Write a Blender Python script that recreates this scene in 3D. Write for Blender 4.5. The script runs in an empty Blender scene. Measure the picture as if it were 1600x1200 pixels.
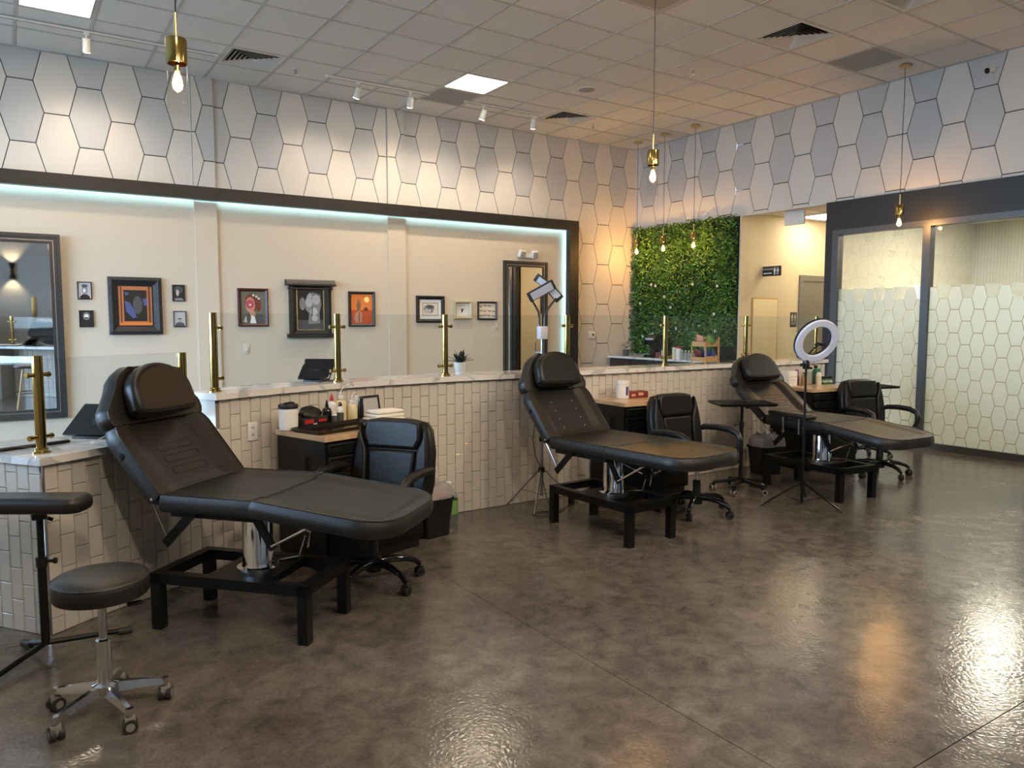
import bpy, bmesh, math, random
from mathutils import Vector, Matrix
R = math.radians
random.seed(7)
SC = bpy.context.scene
COL = SC.collection

# ---------------------------------------------------------------- camera
cam_d = bpy.data.cameras.new('camera')
cam = bpy.data.objects.new('camera', cam_d); COL.objects.link(cam)
CAMZ = 1.467
CAMR = Matrix(((0.831896, 0.045908, -0.553030), (-0.554932, 0.068890, -0.829039), (0.000039, 0.996567, 0.082785)))
_r = CAMR.to_quaternion()
cam.rotation_mode = 'QUATERNION'; cam.rotation_quaternion = _r; cam.location = (0, 0, CAMZ)
cam_d.sensor_fit = 'HORIZONTAL'; cam_d.sensor_width = 36.0; cam_d.lens = 1190 / 1600 * 36; cam_d.clip_start = 0.05
SC.camera = cam

# ---------------------------------------------------------------- world, daylight, exposure
W = bpy.data.worlds.new('daylight'); SC.world = W; W.use_nodes = True
_bg = W.node_tree.nodes['Background']
_bg.inputs[0].default_value = (0.48, 0.71, 1.0, 1); _bg.inputs[1].default_value = 10.5
SC.view_settings.view_transform = 'Standard'; SC.view_settings.look = 'None'
SC.view_settings.gamma = 1.0; SC.view_settings.use_curve_mapping = False
SC.view_settings.exposure = 1.5
SC.cycles.max_bounces = 8; SC.cycles.diffuse_bounces = 4; SC.cycles.glossy_bounces = 4
SC.cycles.transparent_max_bounces = 16; SC.cycles.transmission_bounces = 6
SC.cycles.caustics_reflective = False; SC.cycles.caustics_refractive = False
SC.cycles.sample_clamp_indirect = 6.0

X0, X2, Y0, Y1, ZC = -4.4, 8.80, -4.5, 9.51, 4.257      # room shell

def light(name, kind, loc, energy, color, **kw):
    d = bpy.data.lights.new(name, kind); d.energy = energy; d.color = color
    for k, v in kw.items():
        if k not in ('rot', 'aim', 'parent'): setattr(d, k, v)
    o = bpy.data.objects.new(name, d); COL.objects.link(o); o.location = loc
    if 'aim' in kw:
        o.rotation_mode = 'QUATERNION'
        o.rotation_quaternion = (Vector(kw['aim']) - Vector(loc)).to_track_quat('-Z', 'Y')
    if 'parent' in kw: o.parent = kw['parent']
    return o
# window openings: left wall (y from, y to), rear wall (x from, x to), common sill and head
WIN_L = [(2.7, 4.5), (4.7, 6.5), (6.7, 8.5)]
WIN_R = []
SILL, HEAD = 0.75, 3.3
def portal(name, loc, aim, sx, sy):
    d = bpy.data.lights.new(name, 'AREA'); d.shape = 'RECTANGLE'; d.size = sx; d.size_y = sy
    d.cycles.is_portal = True
    o = bpy.data.objects.new(name, d); COL.objects.link(o); o.location = loc
    o.rotation_mode = 'QUATERNION'; o.rotation_quaternion = Vector(aim).to_track_quat('-Z', 'Y')
for a, b in WIN_L: portal('window_portal', (X0 - .02, (a + b) / 2, (SILL + HEAD) / 2), (1, 0, 0), b - a, HEAD - SILL)
for a, b in WIN_R: portal('window_portal', ((a + b) / 2, Y0 - .02, (SILL + HEAD) / 2), (0, 1, 0), b - a, HEAD - SILL)

# ---------------------------------------------------------------- materials
MATS = {}
def mat(name, col=(.5, .5, .5), rough=.5, metal=0.0, spec=.5, bump=None, vary=None, emit=None, coat=0.0, sheen=0.0, alpha=None):
    m = bpy.data.materials.new(name); m.use_nodes = True; nt = m.node_tree; b = nt.nodes['Principled BSDF']
    b.inputs['Base Color'].default_value = (*col, 1); b.inputs['Roughness'].default_value = rough
    b.inputs['Metallic'].default_value = metal; b.inputs['Specular IOR Level'].default_value = spec
    if coat: b.inputs['Coat Weight'].default_value = coat; b.inputs['Coat Roughness'].default_value = .08
    if emit: b.inputs['Emission Color'].default_value = (*emit[0], 1); b.inputs['Emission Strength'].default_value = emit[1]
    if bump or vary:
        g = nt.nodes.new('ShaderNodeNewGeometry')
    if bump:
        n = nt.nodes.new('ShaderNodeTexNoise'); n.inputs['Scale'].default_value = bump[0]; n.inputs['Detail'].default_value = 3
        nt.links.new(g.outputs['Position'], n.inputs['Vector'])
        bp = nt.nodes.new('ShaderNodeBump'); bp.inputs['Strength'].default_value = bump[1]; bp.inputs['Distance'].default_value = .01
        nt.links.new(n.outputs['Fac'], bp.inputs['Height']); nt.links.new(bp.outputs['Normal'], b.inputs['Normal'])
    if vary:      # (scale, other colour)
        n = nt.nodes.new('ShaderNodeTexNoise'); n.inputs['Scale'].default_value = vary[0]; n.inputs['Detail'].default_value = 4
        nt.links.new(g.outputs['Position'], n.inputs['Vector'])
        r = nt.nodes.new('ShaderNodeValToRGB'); r.color_ramp.elements[0].position = .35; r.color_ramp.elements[1].position = .68
        r.color_ramp.elements[0].color = (*col, 1); r.color_ramp.elements[1].color = (*vary[1], 1)
        nt.links.new(n.outputs['Fac'], r.inputs['Fac']); nt.links.new(r.outputs['Color'], b.inputs['Base Color'])
    MATS[name] = m
    return m
def thin_glass(name, tint=(1, 1, 1), ior=1.45, rough=0.0, haze=0.0, hazecol=(.8, .85, .85)):
    m = bpy.data.materials.new(name); m.use_nodes = True; nt = m.node_tree; nt.nodes.clear()
    o = nt.nodes.new('ShaderNodeOutputMaterial'); mx = nt.nodes.new('ShaderNodeMixShader')
    t = nt.nodes.new('ShaderNodeBsdfTransparent'); t.inputs[0].default_value = (*tint, 1)
    gl = nt.nodes.new('ShaderNodeBsdfGlossy'); gl.inputs['Roughness'].default_value = rough
    lw = nt.nodes.new('ShaderNodeLayerWeight'); lw.inputs[0].default_value = .5
    pw = nt.nodes.new('ShaderNodeMath'); pw.operation = 'POWER'; pw.inputs[1].default_value = 5.0; nt.links.new(lw.outputs['Facing'], pw.inputs[0])
    f0 = ((ior - 1) / (ior + 1)) ** 2
    ml = nt.nodes.new('ShaderNodeMath'); ml.operation = 'MULTIPLY_ADD'; ml.inputs[1].default_value = 1 - f0; ml.inputs[2].default_value = f0; nt.links.new(pw.outputs[0], ml.inputs[0])
    nt.links.new(ml.outputs[0], mx.inputs[0]); nt.links.new(t.outputs[0], mx.inputs[1]); nt.links.new(gl.outputs[0], mx.inputs[2])
    last = mx
    if haze:
        df = nt.nodes.new('ShaderNodeBsdfDiffuse'); df.inputs[0].default_value = (*hazecol, 1)
        tl = nt.nodes.new('ShaderNodeBsdfTranslucent'); tl.inputs[0].default_value = (*hazecol, 1)
        m1 = nt.nodes.new('ShaderNodeMixShader'); m1.inputs[0].default_value = .55
        nt.links.new(df.outputs[0], m1.inputs[1]); nt.links.new(tl.outputs[0], m1.inputs[2])
        m2 = nt.nodes.new('ShaderNodeMixShader'); m2.inputs[0].default_value = haze
        nt.links.new(mx.outputs[0], m2.inputs[1]); nt.links.new(m1.outputs[0], m2.inputs[2]); last = m2
    nt.links.new(last.outputs[0], o.inputs[0]); MATS[name] = m
    return m
M = MATS
mat('hex_dark', (.47, .475, .485), .55, spec=.3, bump=(400, .05))
mat('hex_light', (.60, .575, .545), .55, spec=.3, bump=(400, .05))
mat('hex_gap', (.012, .011, .012), .8)
mat('cream', (.60, .525, .42), .6, spec=.3, bump=(250, .06))
mat('hall_cream', (.78, .68, .50), .6, spec=.3)
mat('white_wall', (.62, .63, .63), .6, spec=.3)
mat('ceil_tile', (.76, .74, .72), .9, spec=.1, bump=(900, .25))
mat('ceil_bar', (.50, .49, .475), .6)
mat('ceil_dim', (.33, .34, .34), .7)
mat('espresso', (.014, .011, .009), .42, bump=(60, .1))
mat('charcoal', (.011, .0115, .014), .5)
mat('grey_frame', (.085, .088, .095), .38, metal=.4)
mat('door_grey', (.20, .195, .18), .5)
mat('tile', (.60, .56, .505), .16, coat=.25, bump=(14, .12))
mat('grout', (.22, .205, .19), .9)
mat('leather', (.012, .0105, .009), .38, spec=.45, bump=(260, .15))
mat('leather_soft', (.009, .008, .0072), .36, spec=.30, bump=(22, .12))
mat('black_plastic', (.007, .007, .0075), .42, spec=.4)
mat('black_metal', (.0045, .0045, .005), .42, spec=.3)
mat('gloss_black', (.006, .006, .007), .12)
mat('rubber', (.022, .021, .020), .6)
mat('rubber_grey', (.23, .22, .20), .6)
mat('chrome', (.75, .75, .76), .09, metal=1)
mat('steel', (.55, .55, .56), .25, metal=1)
mat('brass', (.44, .31, .10), .13, metal=1)
mat('brass_satin', (.62, .46, .20), .3, metal=1)
mat('white_plastic', (.74, .74, .73), .4)
mat('white_paint', (.70, .69, .67), .45)
mat('black_hole', (.004, .004, .004), .8)
mat('wood_top', (.62, .43, .26), .28, vary=(9, (.50, .32, .17)), coat=.2)
mat('bamboo', (.52, .30, .13), .4)
mat('dark_cab', (.03, .024, .02), .5)
mat('mirror', (.86, .87, .87), .02, metal=1)
mat('mirror_frame', (.045, .045, .047), .32, metal=.3)
mat('silver_line', (.35, .34, .32), .3, metal=.8)
mat('panel_lit', (1, .97, .9), .5, emit=((1.0, .86, .62), 8.0))
mat('panel_hall', (1, .97, .9), .5, emit=((1.0, .86, .60), 6.5))
mat('panel_office', (1, .97, .9), .5, emit=((1.0, .91, .72), 27.0))
mat('panel_unlit', (.30, .30, .30), .5)
mat('bulb', (1, .8, .5), .5, emit=((1.0, .70, .34), 40.0))
mat('spot_face', (1, .95, .9), .5, emit=((1.0, .90, .75), 25.0))
mat('spot_off', (.8, .8, .8), .5)
mat('led', (.8, 1, 1), .5, emit=((.42, .84, 1.0), 20.0))
mat('lamp_face', (.50, .52, .60), .4)
mat('ring_face', (.62, .68, .86), .45)
mat('paper', (.80, .79, .76), .8)
mat('towel', (.82, .80, .74), .95, bump=(180, .5))
mat('bag_white', (.70, .72, .76), .3)
mat('red', (.45, .02, .02), .4)
mat('dark_red', (.16, .025, .02), .5)
mat('coral', (.72, .30, .20), .6)
mat('blue', (.035, .05, .25), .4)
mat('green', (.02, .14, .06), .4)
mat('teal_green', (.02, .20, .12), .4)
mat('label_green', (.16, .30, .09), .5)
mat('purple', (.30, .06, .32), .5)
mat('amber', (.50, .27, .08), .3)
mat('yellowish', (.66, .58, .36), .35)
mat('leaf_a', (.045, .13, .022), .45)
mat('leaf_b', (.09, .22, .032), .45)
mat('leaf_c', (.17, .32, .05), .5)
mat('leaf_d', (.02, .06, .014), .5)
mat('soil_back', (.008, .014, .006), .9)
mat('succulent', (.020, .030, .022), .35)
mat('plastic_clear', (.8, .82, .82), .1, alpha=1)
mat('pic_black', (.008, .008, .008), .4)
mat('pic_carved', (.018, .018, .020), .35, bump=(70, .9))
mat('pic_redwood', (.055, .012, .008), .4)
mat('pic_gold', (.42, .36, .22), .4)
mat('gold_line', (.62, .50, .24), .3, metal=.7)
for n_, c_ in dict(a_black=(.006, .006, .007), a_white=(.75, .75, .74), a_grey=(.22, .22, .23), a_lgrey=(.45, .45, .46), a_dgrey=(.07, .07, .075),
                   a_orange=(.72, .20, .04), a_dorange=(.48, .08, .02), a_wood=(.50, .17, .06), a_dwood=(.12, .035, .015), a_blue=(.06, .09, .26), a_skin=(.50, .24, .16),
                   a_pink=(.42, .06, .10), a_hair=(.14, .03, .015), a_olive=(.13, .13, .10), a_sun=(1.0, .75, .25), a_cream=(.66, .62, .54), a_brown=(.20, .12, .06)).items():
    mat(n_, c_, .45)
thin_glass('glass', (.945, .965, .965)); thin_glass('clear_glass', (.975, .97, .955), 1.26); thin_glass('window_glass', (.97, .985, .98))
thin_glass('filament_glass', (1.0, .80, .46), 1.4, .05, .25, (1.0, .72, .36))
thin_glass('bottle_clear', (.88, .92, .95), 1.5, .1, .38, (.74, .78, .82))
thin_glass('jug_glass', (.86, .92, .93), 1.4)
thin_glass('frost', (.92, .95, .94), 1.4, .25, .78, (.80, .84, .80))
thin_glass('film_ink', (.70, .66, .52), 1.3, .2, .45, (.40, .37, .27))
thin_glass('frost_clear', (.94, .96, .95), 1.35, .05, .35, (.74, .78, .74))
thin_glass('bag_film', (.80, .82, .85), 1.4, .2, .55, (.70, .72, .76))

def special_materials():
    # polished concrete
    m = mat('concrete', (.1, .09, .08), .25); nt = m.node_tree; b = nt.nodes['Principled BSDF']
    g = nt.nodes.new('ShaderNodeNewGeometry')
    def noise(s, d, dist=0.0):
        n = nt.nodes.new('ShaderNodeTexNoise'); n.inputs['Scale'].default_value = s; n.inputs['Detail'].default_value = d
        n.inputs['Distortion'].default_value = dist; n.inputs['Roughness'].default_value = .62
        nt.links.new(g.outputs['Position'], n.inputs['Vector']); return n
    n1 = noise(1.1, 5, .2); n2 = noise(9, 10, .5); n3 = noise(70, 5)
    def ramp(n, p0, c0, p1, c1):
        r = nt.nodes.new('ShaderNodeValToRGB'); e = r.color_ramp.elements
        e[0].position = p0; e[0].color = (*c0, 1); e[1].position = p1; e[1].color = (*c1, 1)
        nt.links.new(n.outputs['Fac'], r.inputs['Fac']); return r
    r1 = ramp(n1, .32, (.088, .077, .070), .70, (.172, .152, .136))
    r2 = ramp(n2, .30, (.58, .56, .55), .74, (1.36, 1.34, 1.30))
    r3 = ramp(n3, .35, (.86, .86, .86), .70, (1.12, 1.12, 1.12))
    def mul(a, c):
        x = nt.nodes.new('ShaderNodeMix'); x.data_type = 'RGBA'; x.blend_type = 'MULTIPLY'; x.inputs[0].default_value = 1
        nt.links.new(a, x.inputs[6]); nt.links.new(c, x.inputs[7]); return x.outputs[2]
    vd = nt.nodes.new('ShaderNodeMix'); vd.data_type = 'RGBA'; vd.blend_type = 'ADD'; vd.inputs[0].default_value = .10
    nt.links.new(g.outputs['Position'], vd.inputs[6]); nt.links.new(n2.outputs['Color'], vd.inputs[7])
    v2 = nt.nodes.new('ShaderNodeTexVoronoi'); v2.feature = 'DISTANCE_TO_EDGE'; v2.inputs['Scale'].default_value = 46; nt.links.new(vd.outputs[2], v2.inputs['Vector'])
    rv = nt.nodes.new('ShaderNodeValToRGB'); ev = rv.color_ramp.elements; ev[0].position = 0; ev[0].color = (1.20, 1.19, 1.17, 1); ev[1].position = .10; ev[1].color = (1, 1, 1, 1); nt.links.new(v2.outputs['Distance'], rv.inputs['Fac'])
    c = mul(mul(mul(r1.outputs[0], r2.outputs[0]), r3.outputs[0]), rv.outputs[0])
    nt.links.new(c, b.inputs['Base Color'])
    rr = ramp(n2, .3, (.13, .13, .13), .75, (.21, .21, .21)); nt.links.new(rr.outputs[0], b.inputs['Roughness'])
    bp = nt.nodes.new('ShaderNodeBump'); bp.inputs['Strength'].default_value = .10; bp.inputs['Distance'].default_value = .01
    vo = nt.nodes.new('ShaderNodeTexVoronoi'); vo.feature = 'DISTANCE_TO_EDGE'; vo.inputs['Scale'].default_value = 42
    nt.links.new(g.outputs['Position'], vo.inputs['Vector']); nt.links.new(vo.outputs['Distance'], bp.inputs['Height'])
    bp2 = nt.nodes.new('ShaderNodeBump'); bp2.inputs['Strength'].default_value = .025; bp2.inputs['Distance'].default_value = .02
    nt.links.new(n2.outputs['Fac'], bp2.inputs['Height']); nt.links.new(bp.outputs[0], bp2.inputs['Normal'])
    nt.links.new(bp2.outputs[0], b.inputs['Normal']); b.inputs['Specular IOR Level'].default_value = .6
    # veined quartz
    m = mat('quartz', (.78, .77, .76), .14, coat=.2); nt = m.node_tree; b = nt.nodes['Principled BSDF']
    g = nt.nodes.new('ShaderNodeNewGeometry')
    n = nt.nodes.new('ShaderNodeTexNoise'); n.inputs['Scale'].default_value = 2.0; n.inputs['Detail'].default_value = 6; n.inputs['Distortion'].default_value = .8
    nt.links.new(g.outputs['Position'], n.inputs['Vector'])
    r = nt.nodes.new('ShaderNodeValToRGB'); e = r.color_ramp.elements
    e[0].position = .488; e[0].color = (.74, .73, .72, 1); e[1].position = .55; e[1].color = (.74, .73, .72, 1)
    k = e.new(.50); k.color = (.46, .45, .45, 1)
    nt.links.new(n.outputs['Fac'], r.inputs['Fac']); nt.links.new(r.outputs[0], b.inputs['Base Color'])
    # crackled wallpaper and ribbed curtain wall behind the storefront
    m = mat('crackle', (.74, .70, .58), .5); nt = m.node_tree; b = nt.nodes['Principled BSDF']
    g = nt.nodes.new('ShaderNodeNewGeometry')
    nz = nt.nodes.new('ShaderNodeTexNoise'); nz.inputs['Scale'].default_value = 5; nz.inputs['Detail'].default_value = 4
    nt.links.new(g.outputs['Position'], nz.inputs['Vector'])
    ad = nt.nodes.new('ShaderNodeMix'); ad.data_type = 'RGBA'; ad.blend_type = 'ADD'; ad.inputs[0].default_value = .22
    nt.links.new(g.outputs['Position'], ad.inputs[6]); nt.links.new(nz.outputs['Color'], ad.inputs[7])
    vo = nt.nodes.new('ShaderNodeTexVoronoi'); vo.feature = 'DISTANCE_TO_EDGE'; vo.inputs['Scale'].default_value = 4.6
    nt.links.new(ad.outputs[2], vo.inputs['Vector'])
    r = nt.nodes.new('ShaderNodeValToRGB'); e = r.color_ramp.elements
    e[0].position = 0.0; e[0].color = (.50, .46, .37, 1); e[1].position = .018; e[1].color = (.74, .70, .58, 1)
    nt.links.new(vo.outputs['Distance'], r.inputs['Fac']); nt.links.new(r.outputs[0], b.inputs['Base Color'])
    m = mat('ribbed', (.66, .62, .52), .5); nt = m.node_tree; b = nt.nodes['Principled BSDF']
    g = nt.nodes.new('ShaderNodeNewGeometry'); w = nt.nodes.new('ShaderNodeTexWave'); w.bands_direction = 'Y'
    w.inputs['Scale'].default_value = 7; w.inputs['Distortion'].default_value = .6
    nt.links.new(g.outputs['Position'], w.inputs['Vector'])
    r = nt.nodes.new('ShaderNodeValToRGB'); e = r.color_ramp.elements
    e[0].color = (.56, .53, .44, 1); e[1].color = (.68, .64, .54, 1)
    nt.links.new(w.outputs['Fac'], r.inputs['Fac']); nt.links.new(r.outputs[0], b.inputs['Base Color'])
special_materials()

# ---------------------------------------------------------------- mesh builder
class MB:
    def __init__(s, mx=None): s.v = []; s.f = []; s.m = []; s.s = []; s.mx = mx or Matrix.Identity(4)
    def add(s, vs, fs, mi=0, sm=False):
        o = len(s.v); s.v += [tuple(s.mx @ Vector(p)) for p in vs]
        for f in fs: s.f.append(tuple(i + o for i in f)); s.m.append(mi); s.s.append(sm)
        return s
    def box(s, x0, x1, y0, y1, z0, z1, mi=0):
        v = [(x0, y0, z0), (x1, y0, z0), (x1, y1, z0), (x0, y1, z0), (x0, y0, z1), (x1, y0, z1), (x1, y1, z1), (x0, y1, z1)]
        return s.add(v, [(3, 2, 1, 0), (4, 5, 6, 7), (0, 1, 5, 4), (1, 2, 6, 5), (2, 3, 7, 6), (3, 0, 4, 7)], mi)
    def cbox(s, c, d, mi=0): return s.box(c[0] - d[0] / 2, c[0] + d[0] / 2, c[1] - d[1] / 2, c[1] + d[1] / 2, c[2] - d[2] / 2, c[2] + d[2] / 2, mi)
    def rbox(s, c, d, r=.01, seg=2, mi=0, sm=True):
        bm = bmesh.new(); bmesh.ops.create_cube(bm, size=1.0)
        for v in bm.verts: v.co = Vector((c[0] + v.co.x * d[0], c[1] + v.co.y * d[1], c[2] + v.co.z * d[2]))
        bmesh.ops.bevel(bm, geom=list(bm.edges), offset=min(r, min(d) * .49), segments=seg, affect='EDGES', profile=.5)
        bm.verts.index_update()
        s.add([v.co[:] for v in bm.verts], [[v.index for v in f.verts] for f in bm.faces], mi, sm); bm.free(); return s
    def cyl(s, a, b, r0, r1=None, n=16, mi=0, cap=True, sm=True):
        r1 = r0 if r1 is None else r1
        a = Vector(a); b = Vector(b); d = (b - a).normalized(); u = d.orthogonal().normalized(); w = d.cross(u)
        v = []
        for p, r in ((a, r0), (b, r1)):
            for i in range(n):
                t = 2 * math.pi * i / n; v.append(p + u * (r * math.cos(t)) + w * (r * math.sin(t)))
        s.add(v, [(i, (i + 1) % n, n + (i + 1) % n, n + i) for i in range(n)], mi, sm)
        if cap: s.add(v, [tuple(range(n))[::-1], tuple(range(n, 2 * n))], mi, False)
        return s
    def tube(s, path, r, n=8, mi=0, cap=True):
        P = [Vector(p) for p in path]; rr = r if isinstance(r, (list, tuple)) else [r] * len(P)
        t0 = (P[1] - P[0]).normalized(); u = t0.orthogonal().normalized(); v = []
        for i, p in enumerate(P):
            t = (P[min(i + 1, len(P) - 1)] - P[max(i - 1, 0)]).normalized()
            u = (u - t * u.dot(t)).normalized(); w = t.cross(u)
            for k in range(n):
                a = 2 * math.pi * k / n; v.append(p + u * (rr[i] * math.cos(a)) + w * (rr[i] * math.sin(a)))
        f = [(i * n + k, i * n + (k + 1) % n, (i + 1) * n + (k + 1) % n, (i + 1) * n + k) for i in range(len(P) - 1) for k in range(n)]
        s.add(v, f, mi, True)
        if cap: m_ = (len(P) - 1) * n; s.add(v, [tuple(range(n))[::-1], tuple(range(m_, m_ + n))], mi, False)
        return s
    def bar(s, a, b, w, t, mi=0, up=(0, 0, 1)):
        a = Vector(a); b = Vector(b); d = (b - a).normalized(); up = Vector(up)
        x = d.cross(up).normalized(); y = x.cross(d).normalized(); v = []
        for p in (a, b):
            for sx, sy in ((-1, -1), (1, -1), (1, 1), (-1, 1)): v.append(p + x * (sx * w / 2) + y * (sy * t / 2))
        return s.add(v, [(3, 2, 1, 0), (4, 5, 6, 7), (0, 1, 5, 4), (1, 2, 6, 5), (2, 3, 7, 6), (3, 0, 4, 7)], mi)
    def lathe(s, prof, c=(0, 0, 0), n=24, mi=0, cap=True):
        v = []
        for r, z in prof:
            for i in range(n):
                t = 2 * math.pi * i / n; v.append((c[0] + r * math.cos(t), c[1] + r * math.sin(t), c[2] + z))
        f = [(j * n + i, j * n + (i + 1) % n, (j + 1) * n + (i + 1) % n, (j + 1) * n + i) for j in range(len(prof) - 1) for i in range(n)]
        s.add(v, f, mi, True)
        if cap: m_ = (len(prof) - 1) * n; s.add(v, [tuple(range(n))[::-1], tuple(range(m_, m_ + n))], mi, False)
        return s
    def prism(s, poly, y0, y1, mi=0, ax='y'):
        n = len(poly)
        if ax == 'y': v = [(x, y0, z) for x, z in poly] + [(x, y1, z) for x, z in poly]
        elif ax == 'x': v = [(y0, x, z) for x, z in poly] + [(y1, x, z) for x, z in poly]
        else: v = [(x, z, y0) for x, z in poly] + [(x, z, y1) for x, z in poly]
        return s.add(v, [tuple(range(n))[::-1], tuple(range(n, 2 * n))] + [(i, (i + 1) % n, n + (i + 1) % n, n + i) for i in range(n)], mi)
    def cushion(s, out, z0, z1, r=.03, rec=0.0, rim=.045, mi=0, seg=4):
        # padded panel over a plan outline: rolled edges, optional sunken middle
        n = len(out); P = [Vector((p[0], p[1], 0)) for p in out]
        nor = []
        for i in range(n):
            e1 = (P[i] - P[i - 1]).normalized(); e2 = (P[(i + 1) % n] - P[i]).normalized()
            a = Vector((e1.y, -e1.x, 0)); b = Vector((e2.y, -e2.x, 0)); t = a + b
            t.normalize(); k = max(.35, t.dot(a)); nor.append(t / k)
        ar = sum(P[i].x * P[(i + 1) % n].y - P[(i + 1) % n].x * P[i].y for i in range(n))
        sg = 1 if ar > 0 else -1
        rings = []
        for k in range(seg + 1):
            t = math.pi / 2 * k / seg; rings.append((r * (1 - math.sin(t)), z0 + r * (1 - math.cos(t))))
        for k in range(seg + 1):
            t = math.pi / 2 * k / seg; rings.append((r * (1 - math.cos(t)), z1 - r * (1 - math.sin(t))))
        if rec:
            rings += [(r + rim * .35, z1 + rec * .15), (r + rim * .75, z1 - rec * .6), (r + rim, z1 - rec)]
        v = []
        for off, z in rings:
            for p, q in zip(P, nor): v.append(tuple((p - q * (off * sg)) + Vector((0, 0, z))))
        m_ = len(rings)
        f = [(j * n + i, j * n + (i + 1) % n, (j + 1) * n + (i + 1) % n, (j + 1) * n + i) for j in range(m_ - 1) for i in range(n)]
        if sg < 0: f = [q[::-1] for q in f]
        s.add(v, f, mi, True)
        a = tuple(range(n)); b = tuple(range((m_ - 1) * n, m_ * n))
        s.add(v, [a[::-1] if sg > 0 else a, b if sg > 0 else b[::-1]], mi, False)
        return s
    def pad(s, hwf, y0, y1, zf, th, bulge=.012, nx=14, ny=14, mi=0):
        # upholstered panel: shaped top grid, crisp welted edge, sides bulging outwards
        us = [math.sin(math.pi / 2 * (2 * i / nx - 1)) * .35 + (2 * i / nx - 1) * .65 for i in range(nx + 1)]
        ys = [y0 + (y1 - y0) * j / ny for j in range(ny + 1)]
        v = [(u * hwf(y), y, zf(u, (y - y0) / (y1 - y0))) for y in ys for u in us]
        w = nx + 1
        s.add(v, [(j * w + i, j * w + i + 1, (j + 1) * w + i + 1, (j + 1) * w + i) for j in range(ny) for i in range(nx)], mi, True)
        per = [i for i in range(w)] + [j * w + nx for j in range(1, ny + 1)] + [ny * w + i for i in range(nx - 1, -1, -1)] + [j * w for j in range(ny - 1, 0, -1)]
        P = [Vector(v[k]) for k in per]; n = len(P); N = []
        for i in range(n):
            d = P[(i + 1) % n] - P[i - 1]; N.append(Vector((d.y, -d.x, 0)).normalized())
        rings = [(0, 0), (.35, -.14), (.8, -.32), (1, -.52), (.85, -.74), (.4, -.92), (-.6, -1.0)]
        vv = []
        for o, z in rings:
            for p, q in zip(P, N): vv.append(tuple(p + q * (o * bulge) + Vector((0, 0, (z * th) - (p.z * min(1, -z * 3))))))
        s.add(vv, [(j * n + (i + 1) % n, j * n + i, (j + 1) * n + i, (j + 1) * n + (i + 1) % n) for j in range(len(rings) - 1) for i in range(n)], mi, True)
        s.add(vv, [tuple(range((len(rings) - 1) * n, len(rings) * n))], mi, False)
        s.edge = [tuple(p + q * .001 + Vector((0, 0, .001))) for p, q in zip(P, N)]
        return s
    def build(s, name, mats, parent=None, loc=None):
        me = bpy.data.meshes.new(name); me.from_pydata(s.v, [], s.f)
        for m_ in (mats if isinstance(mats, (list, tuple)) else [mats]): me.materials.append(M[m_] if isinstance(m_, str) else m_)
        me.polygons.foreach_set('material_index', s.m); me.polygons.foreach_set('use_smooth', s.s); me.update()
        if any(s.s): me.set_sharp_from_angle(angle=R(38))
        o = bpy.data.objects.new(name, me); COL.objects.link(o)
        if parent is not None: o.parent = parent
        if loc is not None: o.location = loc
        return o
def link_mesh(name, me, parent, loc=(0, 0, 0), rz=0.0):
    o = bpy.data.objects.new(name, me); COL.objects.link(o); o.parent = parent; o.location = loc; o.rotation_euler = (0, 0, rz); return o
def tag(o, label, cat, group=None):
    o['label'] = label; o['category'] = cat
    if group: o['group'] = group
    return o
def thing(name, label, cat, loc=(0, 0, 0), rz=0.0, group=None):
    o = bpy.data.objects.new(name, None); COL.objects.link(o); o.empty_display_size = .1
    o.location = loc; o.rotation_euler = (0, 0, rz); return tag(o, label, cat, group)
def struct(o): o['kind'] = 'structure'; return o
def stuff(o): o['kind'] = 'stuff'; return o
def rounded(w, h, r, n=5):
    out = []
    for cx, cy, a0 in ((w / 2 - r, h / 2 - r, 0), (-w / 2 + r, h / 2 - r, 90), (-w / 2 + r, -h / 2 + r, 180), (w / 2 - r, -h / 2 + r, 270)):
        for i in range(n + 1):
            t = R(a0 + 90 * i / n); out.append((cx + r * math.cos(t), cy + r * math.sin(t)))
    return out
def clip(poly, x0, x1, y0, y1, amin=2e-4):
    def cut(p, ins, inter):
        o = []
        for i in range(len(p)):
            a, b = p[i - 1], p[i]
            if ins(b):
                if not ins(a): o.append(inter(a, b))
                o.append(b)
            elif ins(a): o.append(inter(a, b))
        return o
    def ix(c): return lambda a, b: (c, a[1] + (b[1] - a[1]) * (c - a[0]) / (b[0] - a[0]))
    def iy(c): return lambda a, b: (a[0] + (b[0] - a[0]) * (c - a[1]) / (b[1] - a[1]), c)
    for ins, it in ((lambda p: p[0] >= x0, ix(x0)), (lambda p: p[0] <= x1, ix(x1)), (lambda p: p[1] >= y0, iy(y0)), (lambda p: p[1] <= y1, iy(y1))):
        poly = cut(poly, ins, it)
        if len(poly) < 3: return []
    a = abs(sum(poly[i - 1][0] * poly[i][1] - poly[i][0] * poly[i - 1][1] for i in range(len(poly)))) / 2
    return poly if a > amin else []

# ================================================================ STRUCTURE
# floor: concrete bays between saw-cut joints
fl = struct(MB().box(X0 - .2, 13.2, Y0 - .2, Y1 + .2, -.12, -.006).build('floor', 'black_hole'))
jx = [X0] + [2.047 + 2.76 * k for k in (-1, 0, 1, 2)] + [X2 + 4.3]
jy = [Y0] + [1.258 + 2.76 * k for k in (-2, -1, 0, 1, 2)] + [Y1]
for i in range(len(jx) - 1):
    for j in range(len(jy) - 1):
        g = .0022
        MB().box(jx[i] + g, jx[i + 1] - g, jy[j] + g, jy[j + 1] - g, -.006, 0).build('concrete_slab', 'concrete', fl)

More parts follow.
